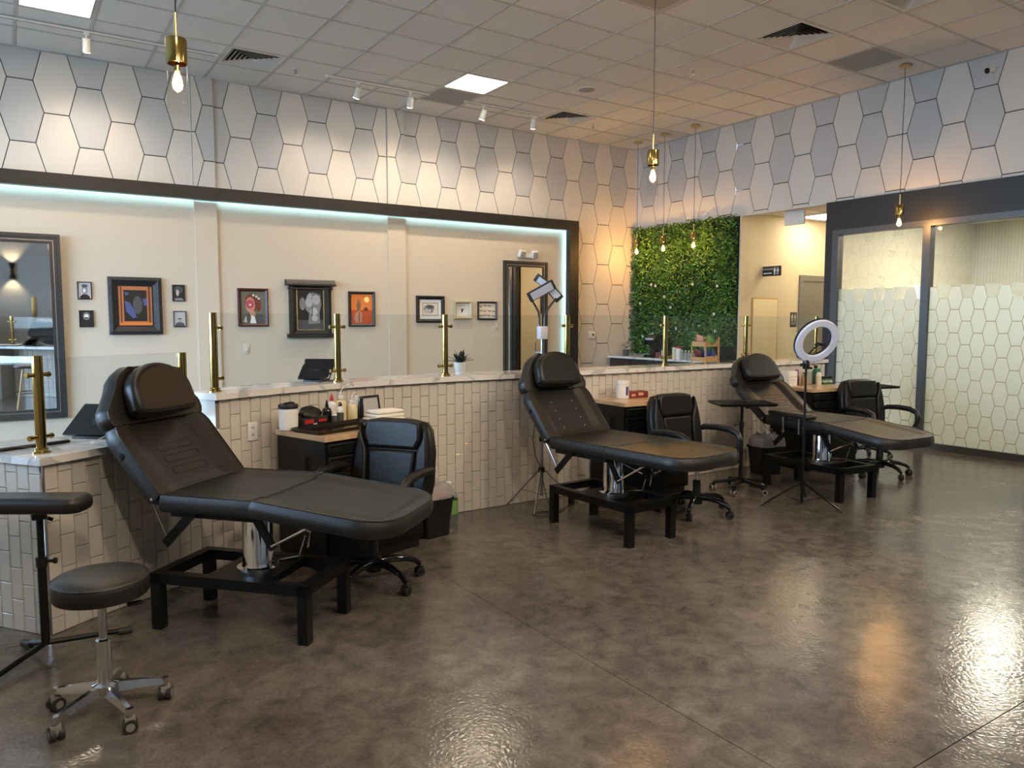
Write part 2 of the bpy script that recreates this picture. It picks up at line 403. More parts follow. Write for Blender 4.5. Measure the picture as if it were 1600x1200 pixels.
# ceiling: T-bar grid and lay-in tiles
GX, GY, GP = 3.2703, 7.6511, .6096
ce = struct(MB().box(X0 - .2, X2 + .2, Y0 - .2, Y1 + .2, ZC + .03, ZC + .12).build('ceiling', 'ceil_dim'))
ix0, ix1 = math.floor((X0 - GX) / GP), math.ceil((X2 - GX) / GP)
iy0, iy1 = math.floor((Y0 - GY) / GP), math.ceil((Y1 - GY) / GP)
lit = {(-5, 0), (2, 0)}
vents = {(-2, 1): 'beside the nearest pendant lamp', (5, 1): 'near the far corner of the room', (5, -5): 'large in view towards the right-hand wall', (5, -7): 'cut by the top edge of the picture'}
greys = {(2, 1), (7, -5)}
unlit = {(2, -5)}
open_cells = lit | set(vents) | greys | unlit | {(-5, -5), (-5, -10), (2, -10)}
def in_view(p, m=60):
    v = CAMR.transposed() @ (Vector(p) - Vector((0, 0, CAMZ)))
    if v.z > -.1: return False
    x = 800 + 1190 * v.x / -v.z; y = 600 - 1190 * v.y / -v.z
    return -m < x < 1600 + m and -m < y < 1200 + m
full_tile = None; rest = MB()
for i in range(ix0, ix1):
    for j in range(iy0, iy1):
        if (i, j) in open_cells: continue
        x0, x1 = max(GX + i * GP, X0), min(GX + (i + 1) * GP, X2); y0, y1 = max(GY + j * GP, Y0), min(GY + (j + 1) * GP, Y1)
        if x1 - x0 < .05 or y1 - y0 < .05: continue
        cx, cy, w, d = (x0 + x1) / 2, (y0 + y1) / 2, x1 - x0 - .012, y1 - y0 - .012
        if in_view((cx, cy, ZC), 40):
            if w > .59 and d > .59:
                if full_tile is None: full_tile = MB().cbox((0, 0, .012), (w, d, .018)).build('ceiling_tile', 'ceil_tile', ce, (cx, cy, ZC))
                else: link_mesh('ceiling_tile', full_tile.data, ce, (cx, cy, ZC))
            else: MB().cbox((0, 0, .012), (w, d, .018)).build('ceiling_tile', 'ceil_tile', ce, (cx, cy, ZC))
        else: rest.cbox((cx, cy, ZC + .012), (w, d, .018))
stuff(rest.build('ceiling_tile_field', 'ceil_tile', ce))
for i in range(ix0 + 1, ix1): MB().box(GX + i * GP - .012, GX + i * GP + .012, Y0, Y1, ZC - .004, ZC + .004).build('grid_bar', 'ceil_bar', ce)
for j in range(iy0 + 1, iy1): MB().box(X0, X2, GY + j * GP - .012, GY + j * GP + .012, ZC - .0035, ZC + .0035).build('grid_bar', 'ceil_bar', ce)
MB().box(X0, X2, Y1 - .02, Y1, ZC - .005, ZC + .01).build('wall_angle', 'ceil_bar', ce)
MB().box(X2 - .02, X2, Y0, Y1, ZC - .005, ZC + .01).build('wall_angle', 'ceil_bar', ce)

# hexagon-panelled walls
HH, HF, HS = .632, .226, .0885
def hexes(col_c, z_edge, c0, c1, parity):
    # columns with centre col_c + k*pitch; even columns have an edge at z_edge
    for k in range(c0, c1):
        for r_ in range(-9, 4):
            zt = z_edge + r_ * HH + (HH / 2 if k % 2 else 0)
            yield k, r_, zt
def hex_poly(c, zt, pitch, gap=.0055):
    hf = pitch - .0 * HF
    f2 = (pitch - HS) / 2 - gap * .35; w2 = (pitch + HS) / 2 - gap * 1.05; h2 = HH / 2 - gap
    zc = zt - HH / 2
    return [(c - f2, zc + h2), (c - w2, zc), (c - f2, zc - h2), (c + f2, zc - h2), (c + w2, zc), (c + f2, zc + h2)]
PIL = [(1.904, 2.153), (4.335, 2.590)][:1] + [(4.335, 4.590)]
wb = struct(MB().box(X0 - .2, X2 + .2, Y1, Y1 + .15, -.1, ZC + .05).build('wall_back', 'hex_gap'))
MB().box(X0, 7.45, Y1 - .012, Y1, 0, 2.93).build('plaster', 'cream', wb)
for a, b in PIL:
    MB().box(a, b, Y1 - .040, Y1 - .010, 0, 2.93).build('pilaster', 'cream', wb)
    MB().box(a + .003, b - .003, Y1 - .028, Y1, 2.93, ZC).build('pilaster', 'hex_gap', wb); MB().box(a, a + .003, Y1 - .036, Y1, 2.93, ZC).box(b - .003, b, Y1 - .036, Y1, 2.93, ZC).build('pilaster_edge', 'hex_light', wb)
P1 = .3135
regions = [(X0, PIL[0][0], 2.93, ZC, 0), (PIL[0][1], PIL[1][0], 2.93, ZC, 0), (PIL[1][1], 7.45, 2.93, ZC, 0), (PIL[0][0], PIL[0][1], 2.93, ZC, .028), (PIL[1][0], PIL[1][1], 2.93, ZC, .028), (7.45, X2, 0, ZC, 0)]
for k, r_, zt in hexes(.263, 3.947, -12, 29, 0):
    p = hex_poly(.263 + P1 * k, zt, P1)
    for x0, x1, z0, z1, off in regions:
        q = clip(p, x0, x1, z0, z1)
        if q and x1 > -.6: MB().prism(q, Y1 - .008 - off, Y1 - off).build('hexagon_panel', 'hex_dark' if k % 2 == 0 and zt > 3.5 else 'hex_light', wb)
# right wall: opening to the hall, dark storefront surround further on
HY0, HY1, HZ = 5.95, 7.316, 2.957          # hall opening
GY0, GY1 = -1.2, 5.95                      # storefront bay
wr = struct(MB().box(X2, X2 + .15, HY1 + .12, Y1 + .15, -.1, ZC + .05).box(X2, X2 + .15, Y0 - .2, HY1, HZ, ZC + .05).box(X2, X2 + .15, Y0 - .2, GY0, -.1, HZ).build('wall_right', 'hex_gap'))
P2 = .318
for k, r_, zt in hexes(5.395, 3.942, -22, 14, 0):
    p = hex_poly(5.395 + P2 * k, zt, P2)
    for y0, y1, z0, z1 in ((HY1, Y1, 0, ZC), (1.5, HY1, HZ, ZC)):
        q = clip(p, y0, y1, z0, z1)
        if q: MB().prism([(a, b) for a, b in q], X2 - .008, X2, ax='x').build('hexagon_panel', 'hex_dark' if k % 2 == 0 and zt > 3.5 else 'hex_light', wr)
MB().box(X2 - .008, X2, Y0, 1.5, HZ, ZC).build('plaster', 'white_wall', wr)
MB().box(X2 - .006, X2 + .15, HY0, HY1, HZ - .012, HZ).build('soffit_edge', 'white_wall', wr)

# left and rear walls with the shopfront windows
def wall_with_windows(name, wins, along, fixed, thick, lo, hi):
    b = MB()
    def seg(a, c, z0, z1):
        if along == 'y': b.box(fixed - thick, fixed, a, c, z0, z1)
        else: b.box(a, c, fixed - thick, fixed, z0, z1)
    seg(lo, hi, -.1, SILL); seg(lo, hi, HEAD, ZC + .05)
    e = lo
    for a, c in wins: seg(e, a, SILL, HEAD); e = c
    seg(e, hi, SILL, HEAD)
    return struct(b.build(name, 'white_wall'))
wall_with_windows('wall_left', WIN_L, 'y', X0, .15, Y0 - .2, Y1 + .2)
wall_with_windows('wall_front', WIN_R, 'x', Y0, .15, X0 - .2, X2 + .2)
wn = 0
for a, b in WIN_L:
    wn += 1; w = struct(MB().box(X0 - .1, X0 - .05, a, b, SILL, SILL + .06).box(X0 - .1, X0 - .05, a, b, HEAD - .06, HEAD).box(X0 - .1, X0 - .05, a, a + .06, SILL, HEAD).box(X0 - .1, X0 - .05, b - .06, b, SILL, HEAD).build('window_%d' % wn, 'grey_frame'))
    MB().box(X0 - .08, X0 - .072, a + .06, b - .06, SILL + .06, HEAD - .06).build('pane', 'window_glass', w)
for a, b in WIN_R:
    wn += 1; w = struct(MB().box(a, b, Y0 - .1, Y0 - .05, SILL, SILL + .06).box(a, b, Y0 - .1, Y0 - .05, HEAD - .06, HEAD).box(a, a + .06, Y0 - .1, Y0 - .05, SILL, HEAD).box(b - .06, b, Y0 - .1, Y0 - .05, SILL, HEAD).build('window_%d' % wn, 'grey_frame'))
    MB().box(a + .06, b - .06, Y0 - .08, Y0 - .072, SILL + .06, HEAD - .06).build('pane', 'window_glass', w)
struct(MB().box(-1.25, -1.10, -3.0, 4.9, 0, 1.2).build('wall_daylight_block', 'white_wall'))  # unseen partition, added to keep daylight off the low left side
mat('pavement', (.30, .29, .27), .9)
struct(MB().box(-30, 30, -30, 30, -.35, -.15).build('trim_pavement', 'pavement'))

# portal trim on the back wall with a concealed light strip
tr = struct(MB().box(X0, 7.49, 9.36, 9.40, 2.855, 3.0).box(X0, 7.315, 9.40, 9.46, 2.855, 2.868).box(X0, 7.49, 9.40, Y1, 2.985, 3.0).build('trim_1', 'espresso'))
MB().box(7.315, 7.49, 9.36, 9.40, 0, 2.855).box(7.315, 7.33, 9.40, 9.46, 0, 2.868).box(7.475, 7.49, 9.40, Y1, 0, 2.985).build('jamb', 'espresso', tr)
MB().box(X0 + .1, 7.36, 9.446, 9.452, 2.900, 2.912).box(7.362, 7.374, 9.446, 9.452, .1, 2.88).build('light_strip', 'led', tr)

# hall behind the right wall
hx = 12.3
wh = struct(MB().box(X2 - .009, hx, HY1 - .005, HY1 + .12, -.1, HZ).box(X2 + .15, hx, HY1 - .005, HY1 + .12, HZ, 3.1).build('wall_hall_side', 'hall_cream'))
struct(MB().box(X2 + .06, hx, HY0 - .10, HY0, -.1, 3.1).build('wall_hall_right', 'hall_cream'))
struct(MB().box(hx, hx + .12, -1.4, HY1 + .1, -.1, 3.1).build('wall_hall_end', 'hall_cream'))
ch = struct(MB().box(X2 + .15, hx, HY0, HY1, 3.0, 3.1).build('ceiling_hall', 'ceil_tile'))
for k in range(5): MB().box(X2 + .35 + .61 * k, X2 + .37 + .61 * k, HY0, HY1, 2.996, 3.0).build('grid_bar', 'ceil_bar', ch)
MB().box(X2 + .15, hx, 6.62, 6.64, 2.996, 3.0).build('grid_bar', 'ceil_bar', ch)
dr = struct(MB().box(10.136, 10.22, HY1 - .03, HY1 + .02, 0, 2.16).box(11.12, 11.20, HY1 - .03, HY1 + .02, 0, 2.16).box(10.22, 11.12, HY1 - .03, HY1 + .02, 2.075, 2.16).build('door_1', 'door_grey'))
MB().box(10.223, 11.117, HY1 - .018, HY1 + .01, .01, 2.072).build('door_leaf', 'door_grey', dr)
MB().cyl((11.05, HY1 - .018, 1.0), (11.05, HY1 - .07, 1.0), .012).cyl((11.05, HY1 - .07, 1.0), (10.93, HY1 - .07, 1.0), .010).build('door_handle', 'steel', dr)

# glazed office front
sf = struct(MB().box(X2 - .035, X2 + .10, 5.845, GY1, 0, HZ).box(X2 - .035, X2 + .10, GY0, 5.845, 2.60, HZ).build('trim_2', 'charcoal'))
wf = struct(MB().box(X2 - .05, X2 + .06, 5.76, 5.845, 0, 2.60).box(X2 - .05, X2 + .06, GY0, 5.76, 2.535, 2.60).box(X2 - .05, X2 + .06, GY0, 5.76, 0, .075)
            .box(X2 - .05, X2 + .06, 4.618, 4.703, .075, 2.535).box(X2 - .05, X2 + .06, 3.42, 3.505, .075, 2.535).box(X2 - .05, X2 + .06, GY0, 1.0, .075, 2.535).build('window_%d' % (wn + 1), 'grey_frame'))
FH, FP, FS = .2585, .1265, .0385
for pi, (a, b) in enumerate(((4.703, 5.76), (3.505, 4.618), (1.0, 3.42))):
    pn = MB().box(X2 + .0, X2 + .008, a, b, .075, 2.535).build('pane', 'window_glass', wf)
    if pi == 2:
        far = MB(); fl_ = MB()                                   # beyond the picture: the same film as one field
        for k in range(-40, -14):
            for r_ in range(0, 8):
                zc = 1.85 - r_ * FH - (FH / 2 if k % 2 else 0) - FH / 2; c = 5.602 + FP * k; f2, w2, h2 = (FP - FS) / 2 - .001, (FP + FS) / 2 - .006, FH / 2 - .005
                q = clip([(c - f2, zc + h2), (c - w2, zc), (c - f2, zc - h2), (c + f2, zc - h2), (c + w2, zc), (c + f2, zc + h2)], a, b, .075, 2.5)
                if q: far.prism(q, X2 - .003, X2 - .001, ax='x')
        stuff(far.build('frosted_hexagon_field', 'frost', pn)); MB().box(X2 - .0008, X2 - .0004, a, b, .075, 1.72).build('film_sheet', 'film_ink', pn); continue
    base = 5.602; ln = MB()
    for k in range(-16, 4):
        for r_ in range(0, 8):
            zt = 1.85 - r_ * FH - (FH / 2 if k % 2 else 0); zc = zt - FH / 2; c = base + FP * k
            f2, w2, h2 = (FP - FS) / 2 - .001, (FP + FS) / 2 - .006, FH / 2 - .005
            q = clip([(c - f2, zc + h2), (c - w2, zc), (c - f2, zc - h2), (c + f2, zc - h2), (c + w2, zc), (c + f2, zc + h2)], a, b, .075, 2.5)
            if q: MB().prism(q, X2 - .003, X2 - .001, ax='x').build('frosted_hexagon', 'frost', pn)
            fo, wo, ho = (FP - FS) / 2 + .001, (FP + FS) / 2 - .001, FH / 2 - .0004
            A = [(c - f2, zc + h2), (c - w2, zc), (c - f2, zc - h2), (c + f2, zc - h2), (c + w2, zc), (c + f2, zc + h2)]
            B = [(c - fo, zc + ho), (c - wo, zc), (c - fo, zc - ho), (c + fo, zc - ho), (c + wo, zc), (c + fo, zc + ho)]
            for e in range(6):
                q = clip([A[e], B[e], B[(e + 1) % 6], A[(e + 1) % 6]], a, b, .075, 2.5, 1e-6)
                if q: ln.add([(X2 - .002, p[0], p[1]) for p in q], [tuple(range(len(q)))])
    ln.build('film_lines', 'film_ink', pn)
    for k in range(-16, 4):   # clear-edged top band between the upper hexagons
        if k % 2:
            c = base + FP * k; f2 = (FP + FS) / 2 - .004
            q = clip([(c - f2 + FS, 1.852 - FH / 2), (c + f2 - FS, 1.852 - FH / 2), (c + f2, 1.865), (c - f2, 1.865)], a, b, .075, 2.5)
            if q: MB().prism(q, X2 - .003, X2 - .001, ax='x').build('film_edge', 'frost_clear', pn)
# office room behind it
struct(MB().box(X2 + .15, hx, HY0 - .13, HY0 - .10, 0, 3.1).build('wall_office_side', 'crackle'))
struct(MB().box(hx - .03, hx, -1.3, HY0 - .13, 0, 3.1).build('wall_office_back', 'ribbed'))
struct(MB().box(X2 + .15, hx, -1.4, -1.28, 0, 3.1).build('wall_office_end', 'white_wall'))
struct(MB().box(X2 + .15, hx, -1.4, HY0 - .10, 2.92, 3.0).build('ceiling_office', 'ceil_tile'))

# ================================================================ TILED BAR COUNTER
CP = [(.123, 4.059), (.328, 4.20), (.563, 4.334), (.771, 4.450), (.985, 4.565), (1.30, 4.715), (1.65, 4.845), (2.0, 4.93), (2.41, 4.98), (2.84, 5.0), (3.5, 5.0), (4.5, 5.0), (5.5, 5.0), (6.5, 5.0), (7.43, 5.0)]
def catmull(P, n=14):
    Q = [Vector(p) for p in P]; Q = [Q[0] * 2 - Q[1]] + Q + [Q[-1] * 2 - Q[-2]]; out = []
    for i in range(1, len(Q) - 2):
        for k in range(n):
            t = k / n; a, b, c, d = Q[i - 1:i + 3]
            out.append(.5 * ((2 * b) + (c - a) * t + (2 * a - 5 * b + 4 * c - d) * t * t + (3 * b - a - 3 * c + d) * t ** 3))
    out.append(Q[-2]); return out
CV = catmull(CP); CS = [0.0]
for i in range(1, len(CV)): CS.append(CS[-1] + (CV[i] - CV[i - 1]).length)
def at(s, off=0.0):
    # point on the tile face at arc length s, moved off metres to the back; and heading
    s_ = min(max(s, 0), CS[-1] - 1e-6); i = 0
    lo, hi = 0, len(CS) - 1
    while hi - lo > 1:
        m_ = (lo + hi) // 2
        if CS[m_] <= s_: lo = m_
        else: hi = m_
    d = (CV[hi] - CV[lo]); L = d.length; d = d / L
    p = CV[lo] + d * (s_ - CS[lo]) + d * (s - s_)
    return Vector((p.x - d.y * off, p.y + d.x * off)), math.atan2(d.y, d.x)
def strip(b, s0, s1, o0, o1, z0, z1, n=40, mi=0):
    v = []
    for k in range(n + 1):
        s = s0 + (s1 - s0) * k / n
        for o, z in ((o0, z0), (o1, z0), (o1, z1), (o0, z1)):
            p, _ = at(s, o); v.append((p.x, p.y, z))
    f = []
    for k in range(n):
        a = 4 * k; c = a + 4
        f += [(a + j, c + j, c + (j + 1) % 4, a + (j + 1) % 4) for j in range(4)]
    f += [(0, 1, 2, 3), (4 * n + 3, 4 * n + 2, 4 * n + 1, 4 * n)]
    return b.add(v, f, mi)
S1 = next(CS[i] for i in range(len(CV)) if CV[i].x > .995)      # step between low and high part
SE = CS[-1]; ZL, ZH = .81, 1.013
TW, TH, GR = .0745, .1525, .003
ct = thing('tiled_counter', 'curved half-height bar wall clad in upright cream subway tiles', 'counter')
core = MB(); strip(core, .004, S1, .008, .13, 0, ZL, 20); strip(core, S1, SE, .008, .14, 0, ZH, 60)
_p, _a = at(.0, .008); _m = core.mx; core.mx = Matrix.Translation((_p.x, _p.y, 0)) @ Matrix.Rotation(R(126), 4, 'Z'); core.box(.0, .45, -.11, .0, 0, ZL); core.mx = _m
core.build('core', 'grout', ct)
tile_mesh = {}
def tile_me(w, h):
    key = (round(w, 4), round(h, 4))
    if key not in tile_mesh:
        e = .0028; w2 = w / 2
        v = [(-w2, 0, 0), (w2, 0, 0), (w2, 0, h), (-w2, 0, h), (-w2, -.0055, 0), (w2, -.0055, 0), (w2, -.0055, h), (-w2, -.0055, h),
             (-w2 + e, -.008, e), (w2 - e, -.008, e), (w2 - e, -.008, h - e), (-w2 + e, -.008, h - e)]
        f = [(0, 1, 5, 4), (1, 2, 6, 5), (2, 3, 7, 6), (3, 0, 4, 7), (4, 5, 9, 8), (5, 6, 10, 9), (6, 7, 11, 10), (7, 4, 8, 11), (8, 9, 10, 11)]
        me = bpy.data.meshes.new('tile'); me.from_pydata(v, [], f); me.materials.append(M['tile']); me.update(); tile_mesh[key] = me
    return tile_mesh[key]
tiles = []
col = 0; s = 0.0
while s < SE - .02:
    w = min(TW, SE - s) - GR; top = ZL if s + TW / 2 < S1 else ZH
    p, a = at(s + TW / 2, .008); z = 0.0 if col % 2 else -TH / 2
    while z < top - .012:
        z0 = max(z, 0) + .0015; z1 = min(z + TH, top) - .0015
        if z1 - z0 > .008: tiles.append((p.x, p.y, z0, a, w, z1 - z0))
        z += TH
    s += TW; col += 1
# end face of the low part, end face of the high part
p0, a0 = at(0, .008); en = R(126) - math.pi
for k in range(6):
    for j in range(7):
        z = j * TH - (TH / 2 if k % 2 else 0); z0 = max(z, 0) + .0015; z1 = min(z + TH, ZL) - .0015
        if z1 - z0 < .01: continue
        c = p0 + Vector((math.cos(R(126)), math.sin(R(126)))) * (.040 + TW * k)
        tiles.append((c.x, c.y, z0, en, TW - GR, z1 - z0))
tiles.sort(key=lambda t: (t[0] ** 2 + t[1] ** 2))
restt = MB()
for n_, (x, y, z, a, w, h) in enumerate(tiles):
    if n_ < 290: link_mesh('tile', tile_me(w, h), ct, (x, y, z), a)
    else:
        me = tile_me(w, h); restt.mx = Matrix.Translation((x, y, z)) @ Matrix.Rotation(a, 4, 'Z')
        restt.add([v.co[:] for v in me.vertices], [tuple(q.vertices) for q in me.polygons])
stuff(restt.build('tile_field', 'tile', ct))
bt = MB()                                                      # tiles on the public side, seen in the tall mirror
for k in range(26):
    p, a = at(.02 + TW * k + TW / 2, .13 if TW * k < S1 - .05 else .14)
    for j in range(8):
        z = j * TH - (TH / 2 if k % 2 else 0); z0 = max(z, 0) + .0015; z1 = min(z + TH, ZL) - .0015
        if z1 - z0 > .01:
            me = tile_me(TW - GR, z1 - z0); bt.mx = Matrix.Translation((p.x, p.y, z0)) @ Matrix.Rotation(a + math.pi, 4, 'Z')
            bt.add([v.co[:] for v in me.vertices], [tuple(q.vertices) for q in me.polygons])
stuff(bt.build('back_tile_field', 'tile', ct))
pe, ae = at(S1, .074)                                          # painted end cheek of the raised part
b = MB(Matrix.Translation((pe.x, pe.y, 0)) @ Matrix.Rotation(ae, 4, 'Z')); b.box(-.004, .006, -.066, .066, ZL + .035, ZH); b.build('end_cheek', 'tile', ct)
pc, ac = at(0, .004); MB().cyl((pc.x + .002, pc.y - .002, 0), (pc.x + .002, pc.y - .002, ZL), .007, n=8).build('edge_trim', 'steel', ct)
# stone tops
b = MB(); strip(b, -.035, S1 - .004, -.03, .50, ZL, ZL + .036, 24)
tag(b.build('countertop', 'quartz'), 'low white veined stone countertop at the left end of the bar', 'countertop')
b = MB(); strip(b, S1 - .025, SE + .02, -.03, .31, ZH, ZH + .037, 80)
tag(b.build('countertop', 'quartz'), 'long raised white veined stone countertop along the tiled bar', 'countertop')
ZLT, ZHT = ZL + .036, ZH + .037
# outlet plate set in the tiles
def face_s(x): return next(CS[i] for i in range(len(CV)) if CV[i].x >= x)
po, ao = at(face_s(1.225), -.002)
ot = thing('wall_outlet', 'cream outlet plate set into the tiled bar behind the nearest bed', 'outlet', (po.x, po.y, .80), ao)
MB().rbox((0, -.004, 0), (.072, .008, .115), .003).build('cover_plate', 'white_plastic', ot)
b = MB()
for dz in (-.022, .022): b.box(-.007, -.004, -.0095, -.007, dz - .006, dz + .006); b.box(.004, .007, -.0095, -.007, dz - .006, dz + .006)
b.build('slots', 'black_hole', ot)

# brass posts and glass screens
def post(x, y, a, z0, z1, label, sides=(-1, 1)):
    t = thing('brass_post', label, 'post', (x, y, z0), a, 'brass posts of the glass screen')
    MB().lathe([(.040, 0), (.040, .006), (.030, .010), (.030, .020), (.025, .024)], n=20).build('base_flange', 'brass', t)
    H = z1 - z0
    MB().lathe([(.0235, .012), (.0235, H - .003), (.021, H)], n=20).build('tube', 'brass', t)
    for hz in (.075, H - .09):
        for sd in sides:
            MB().cyl((sd * .02, 0, hz), (sd * .058, 0, hz), .010, n=12).cyl((sd * .047, 0, hz), (sd * .060, 0, hz), .013, n=12).build('glass_clamp', 'brass', t)
    return t
ords = ['first', 'second', 'third', 'fourth', 'fifth', 'sixth', 'seventh']
hp = []
for i, x in enumerate((1.026, 1.905, 2.791, 3.96, 5.112, 6.241, 7.40)):
    s = face_s(max(x - .03, 1.0)) if x < 2.6 else face_s(x - .0)
    p, a = at(s, .10)
    for _ in range(6):
        s += (x - p.x); p, a = at(s, .10)
    hp.append((p, a))
    post(p.x, p.y, a, ZHT, 1.515, ords[i] + ' brass glass-screen post from the left on the raised countertop', (1,) if i == 0 else (-1,) if i == 6 else (-1, 1))
la, aa = at(.075, .10); lb, ab = at(S1 - .14, .10)
post(la.x, la.y, aa, ZLT, 1.305, 'brass glass-screen post at the near corner of the low countertop')
post(lb.x, lb.y, ab, ZLT, 1.29, 'brass glass-screen post at the inner end of the low countertop, behind a bed headrest', (-1,))
def pane(p, q, z0, z1, label):
    p = Vector(p); q = Vector(q); d = (q - p).normalized(); p = p + d * .034; q = q - d * .034
    L = (q - p).length; a = math.atan2(d.y, d.x); c = (p + q) / 2
    b = MB(Matrix.Translation((c.x, c.y, 0)) @ Matrix.Rotation(a, 4, 'Z')); b.box(-L / 2, L / 2, -.005, .005, z0, z1)
    tag(b.build('glass_screen', 'glass'), label, 'glass screen', 'clear glass screens on the bar')
for i in range(6):
    pane(hp[i][0], hp[i + 1][0], ZHT + .022, 1.512, 'clear glass screen between the %s and %s brass posts of the raised bar' % (ords[i], ords[i + 1]))
pane(la, lb, ZLT + .022, 1.29, 'clear glass screen on the low countertop behind the nearest bed')
ee = la + Vector((math.cos(R(128)), math.sin(R(128)))) * .55
pane(la, ee, ZLT + .022, 1.30, 'clear glass screen returning along the end of the low countertop')

# ================================================================ TREATMENT BEDS
def bed(loc, rz, yaw, sh, zt, yb, yf, L, back_ang, FL, foot_ang, hw, head_ang, label, rest_pad=False, channels=True):
    t = thing('treatment_bed', label, 'treatment bed', (loc[0], loc[1], 0), rz, 'black tattoo beds')
    th = .082
    # steel base
    for sx in (-1, 1):
        for sy in (-1, 1):
            MB().box(sx * .195 - .025, sx * .195 + .025, sy * .385 - .025, sy * .385 + .025, 0, .275).build('leg', 'black_metal', t)
    for sx in (-1, 1): MB().box(sx * .195 - .025, sx * .195 + .025, -.36, .36, .225, .275).build('base_rail', 'black_metal', t)
    for sy in (-1, 1): MB().box(-.22, .22, sy * .385 - .025, sy * .385 + .025, .2251, .2751).build('base_rail', 'black_metal', t)
    MB().box(-.17, .17, -.16, .11, .262, .272).build('base_plate', 'black_metal', t)
    for sy in (-.17, .12): MB().box(-.17, .17, sy - .015, sy + .015, .235, .272).build('cross_bar', 'black_metal', t)
    MB().lathe([(.100, .272), (.100, .280), (.078, .284), (.074, .30), (.070, zt - .13), (.066, zt - .12), (.066, zt - .105)], (0, -.03, 0), 28).build('hydraulic_column', 'chrome', t)
    MB().cyl((.06, -.10, .285), (.14, -.17, .285), .008, n=8).cyl((.14, -.17, .285), (.14, -.21, .40), .005, n=8).build('pump_pedal', 'chrome', t)
    # everything above the column swivels a little
    T0 = Matrix.Translation((sh[0], sh[1], 0)) @ Matrix.Rotation(R(yaw), 4, 'Z')
    zs = zt - th
    MB(T0).box(-.22, .22, yf + .03, yb - .03, zs - .03, zs).box(-.26, -.22, yf + .03, yb, zs - .034, zs - .001).box(.22, .26, yf + .03, yb, zs - .034, zs - .001).build('seat_carriage', 'black_metal', t)
    def welt(mx, edge, par): MB(mx).tube(edge + [edge[0]], .0034, 5, cap=False).build('piping', 'leather', par)
    def dish(u, v, rim=.76, d=.011, ends=(0.0, 0.0)):
        k = min(1, max(0, (rim - abs(u)) / .12)); k = k * k * (3 - 2 * k)
        for e, q in ((ends[0], v), (ends[1], 1 - v)):
            if e:
                w = min(1, max(0, (q - e) / .06)); k *= w * w * (3 - 2 * w)
        return -d * k
    sx_ = T0 @ Matrix.Translation((0, 0, zt))
    b = MB(sx_).pad(lambda y: hw, yf + .004, yb, lambda u, v: dish(u, v, .80, .010), th, .008)
    seat = b.build('seat', 'leather', t); welt(sx_, b.edge, seat)
    # foot section with a rounded end
    r_ = .17
    def fhw(y):
        q = (-FL + r_) - y
        return hw if q <= 0 else hw - r_ + math.sqrt(max(0, r_ * r_ - min(q, r_) ** 2))
    mx = T0 @ Matrix.Translation((0, yf - .004, zt)) @ Matrix.Rotation(R(foot_ang), 4, 'X')
    b = MB(mx).pad(fhw, -FL, 0, lambda u, v: dish(u, v, .80, .012, (.08, 0)), th, .014, 16, 40)
    f = b.build('footrest', 'leather', t); welt(mx, b.edge, f)
    for sx in (-.185, .185): MB(mx).box(sx - .015, sx + .015, -FL + .12, -.02, -th - .03, -th).build('footrest_rail', 'black_metal', f)
    # linkage under the foot section
    for sx in (-.17, .17):
        MB(T0).bar((sx, yf + .10, zs - .01), (sx, yf - .01, zs - .18), .040, .010, up=(1, 0, 0)).build('link_plate', 'black_metal', t)
        q = T0.inverted() @ mx @ Vector((sx, -.24, -th - .02))
        MB(T0).cyl((sx * 1.05, yf - .005, zs - .165), q, .007, n=8).build('link_rod', 'chrome', t)
        MB(T0).cyl((sx * .95, yf + .05, zs - .02), (sx * .95, yf - .20, zs - .085), .0055, n=8).build('link_rod', 'chrome', t)
        MB(T0).cyl((sx * .98, yf - .005, zs - .165), (sx * .98, yf + .01, .32), .0045, n=8).build('link_rod', 'chrome', t)
    # backrest: raised bolsters down both sides
    bx = T0 @ Matrix.Translation((0, yb + .003, zt - .004)) @ Matrix.Rotation(R(back_ang), 4, 'X')
    b = MB(bx).pad(lambda y: hw - .022 * max(0, (y / L - .88) / .12), .004, L, lambda u, v: dish(u, v, .74, .022, (.03, 0)), th, .012, 18, 14)
    bk = b.build('backrest', 'leather', t); welt(bx, b.edge, bk)
    if channels:
        for k in range(3):
            y = .11 + .068 * k; st = []
            for i in range(17):
                a = R(-90 + 180 * i / 16); st.append((.105 + .019 * math.cos(a), y + .019 * math.sin(a), -.0215))
            for i in range(17):
                a = R(90 + 180 * i / 16); st.append((-.105 + .019 * math.cos(a), y + .019 * math.sin(a), -.0215))
            MB(bx).tube(st + [st[0]], .0014, 5).build('stitched_channel', 'black_hole', bk)
    else:
        for k in range(4):
            for sx in (-.105, .105): MB(bx).cyl((sx, .08 + .075 * k, -.024), (sx, .08 + .075 * k, -.020), .004, n=8).build('button_tuft', 'lamp_face', bk)
    for sx in (-1, 1):
        MB(bx).cyl((sx * (hw + .004), .26, -.045), (sx * (hw + .020), .26, -.045), .017, n=16).cyl((sx * (hw + .018), .26, -.045), (sx * (hw + .023), .26, -.045), .008, n=12).build('side_knob', 'black_plastic', bk)
        MB(bx).cyl((sx * (hw + .004), .01, -.04), (sx * (hw + .014), .01, -.04), .007, n=10).build('hinge_bolt', 'chrome', bk)
    for sx in (-.23, .23): MB(bx).box(sx - .02, sx + .02, .0, L - .05, -th - .026, -th + .002).build('backrest_rail', 'black_metal', bk)
    for sx in (-.27, .27):
        MB(T0).bar((sx, yf + .34, zs - .005), (sx, yf + .50, zs - .165), .042, .012, up=(1, 0, 0)).build('tilt_arm', 'black_metal', t)
        q = T0.inverted() @ bx @ Vector((sx, .04, -th - .012)); MB(T0).cyl((sx * .98, yf + .485, zs - .15), q, .0035, n=8).build('tilt_rod', 'steel', t)
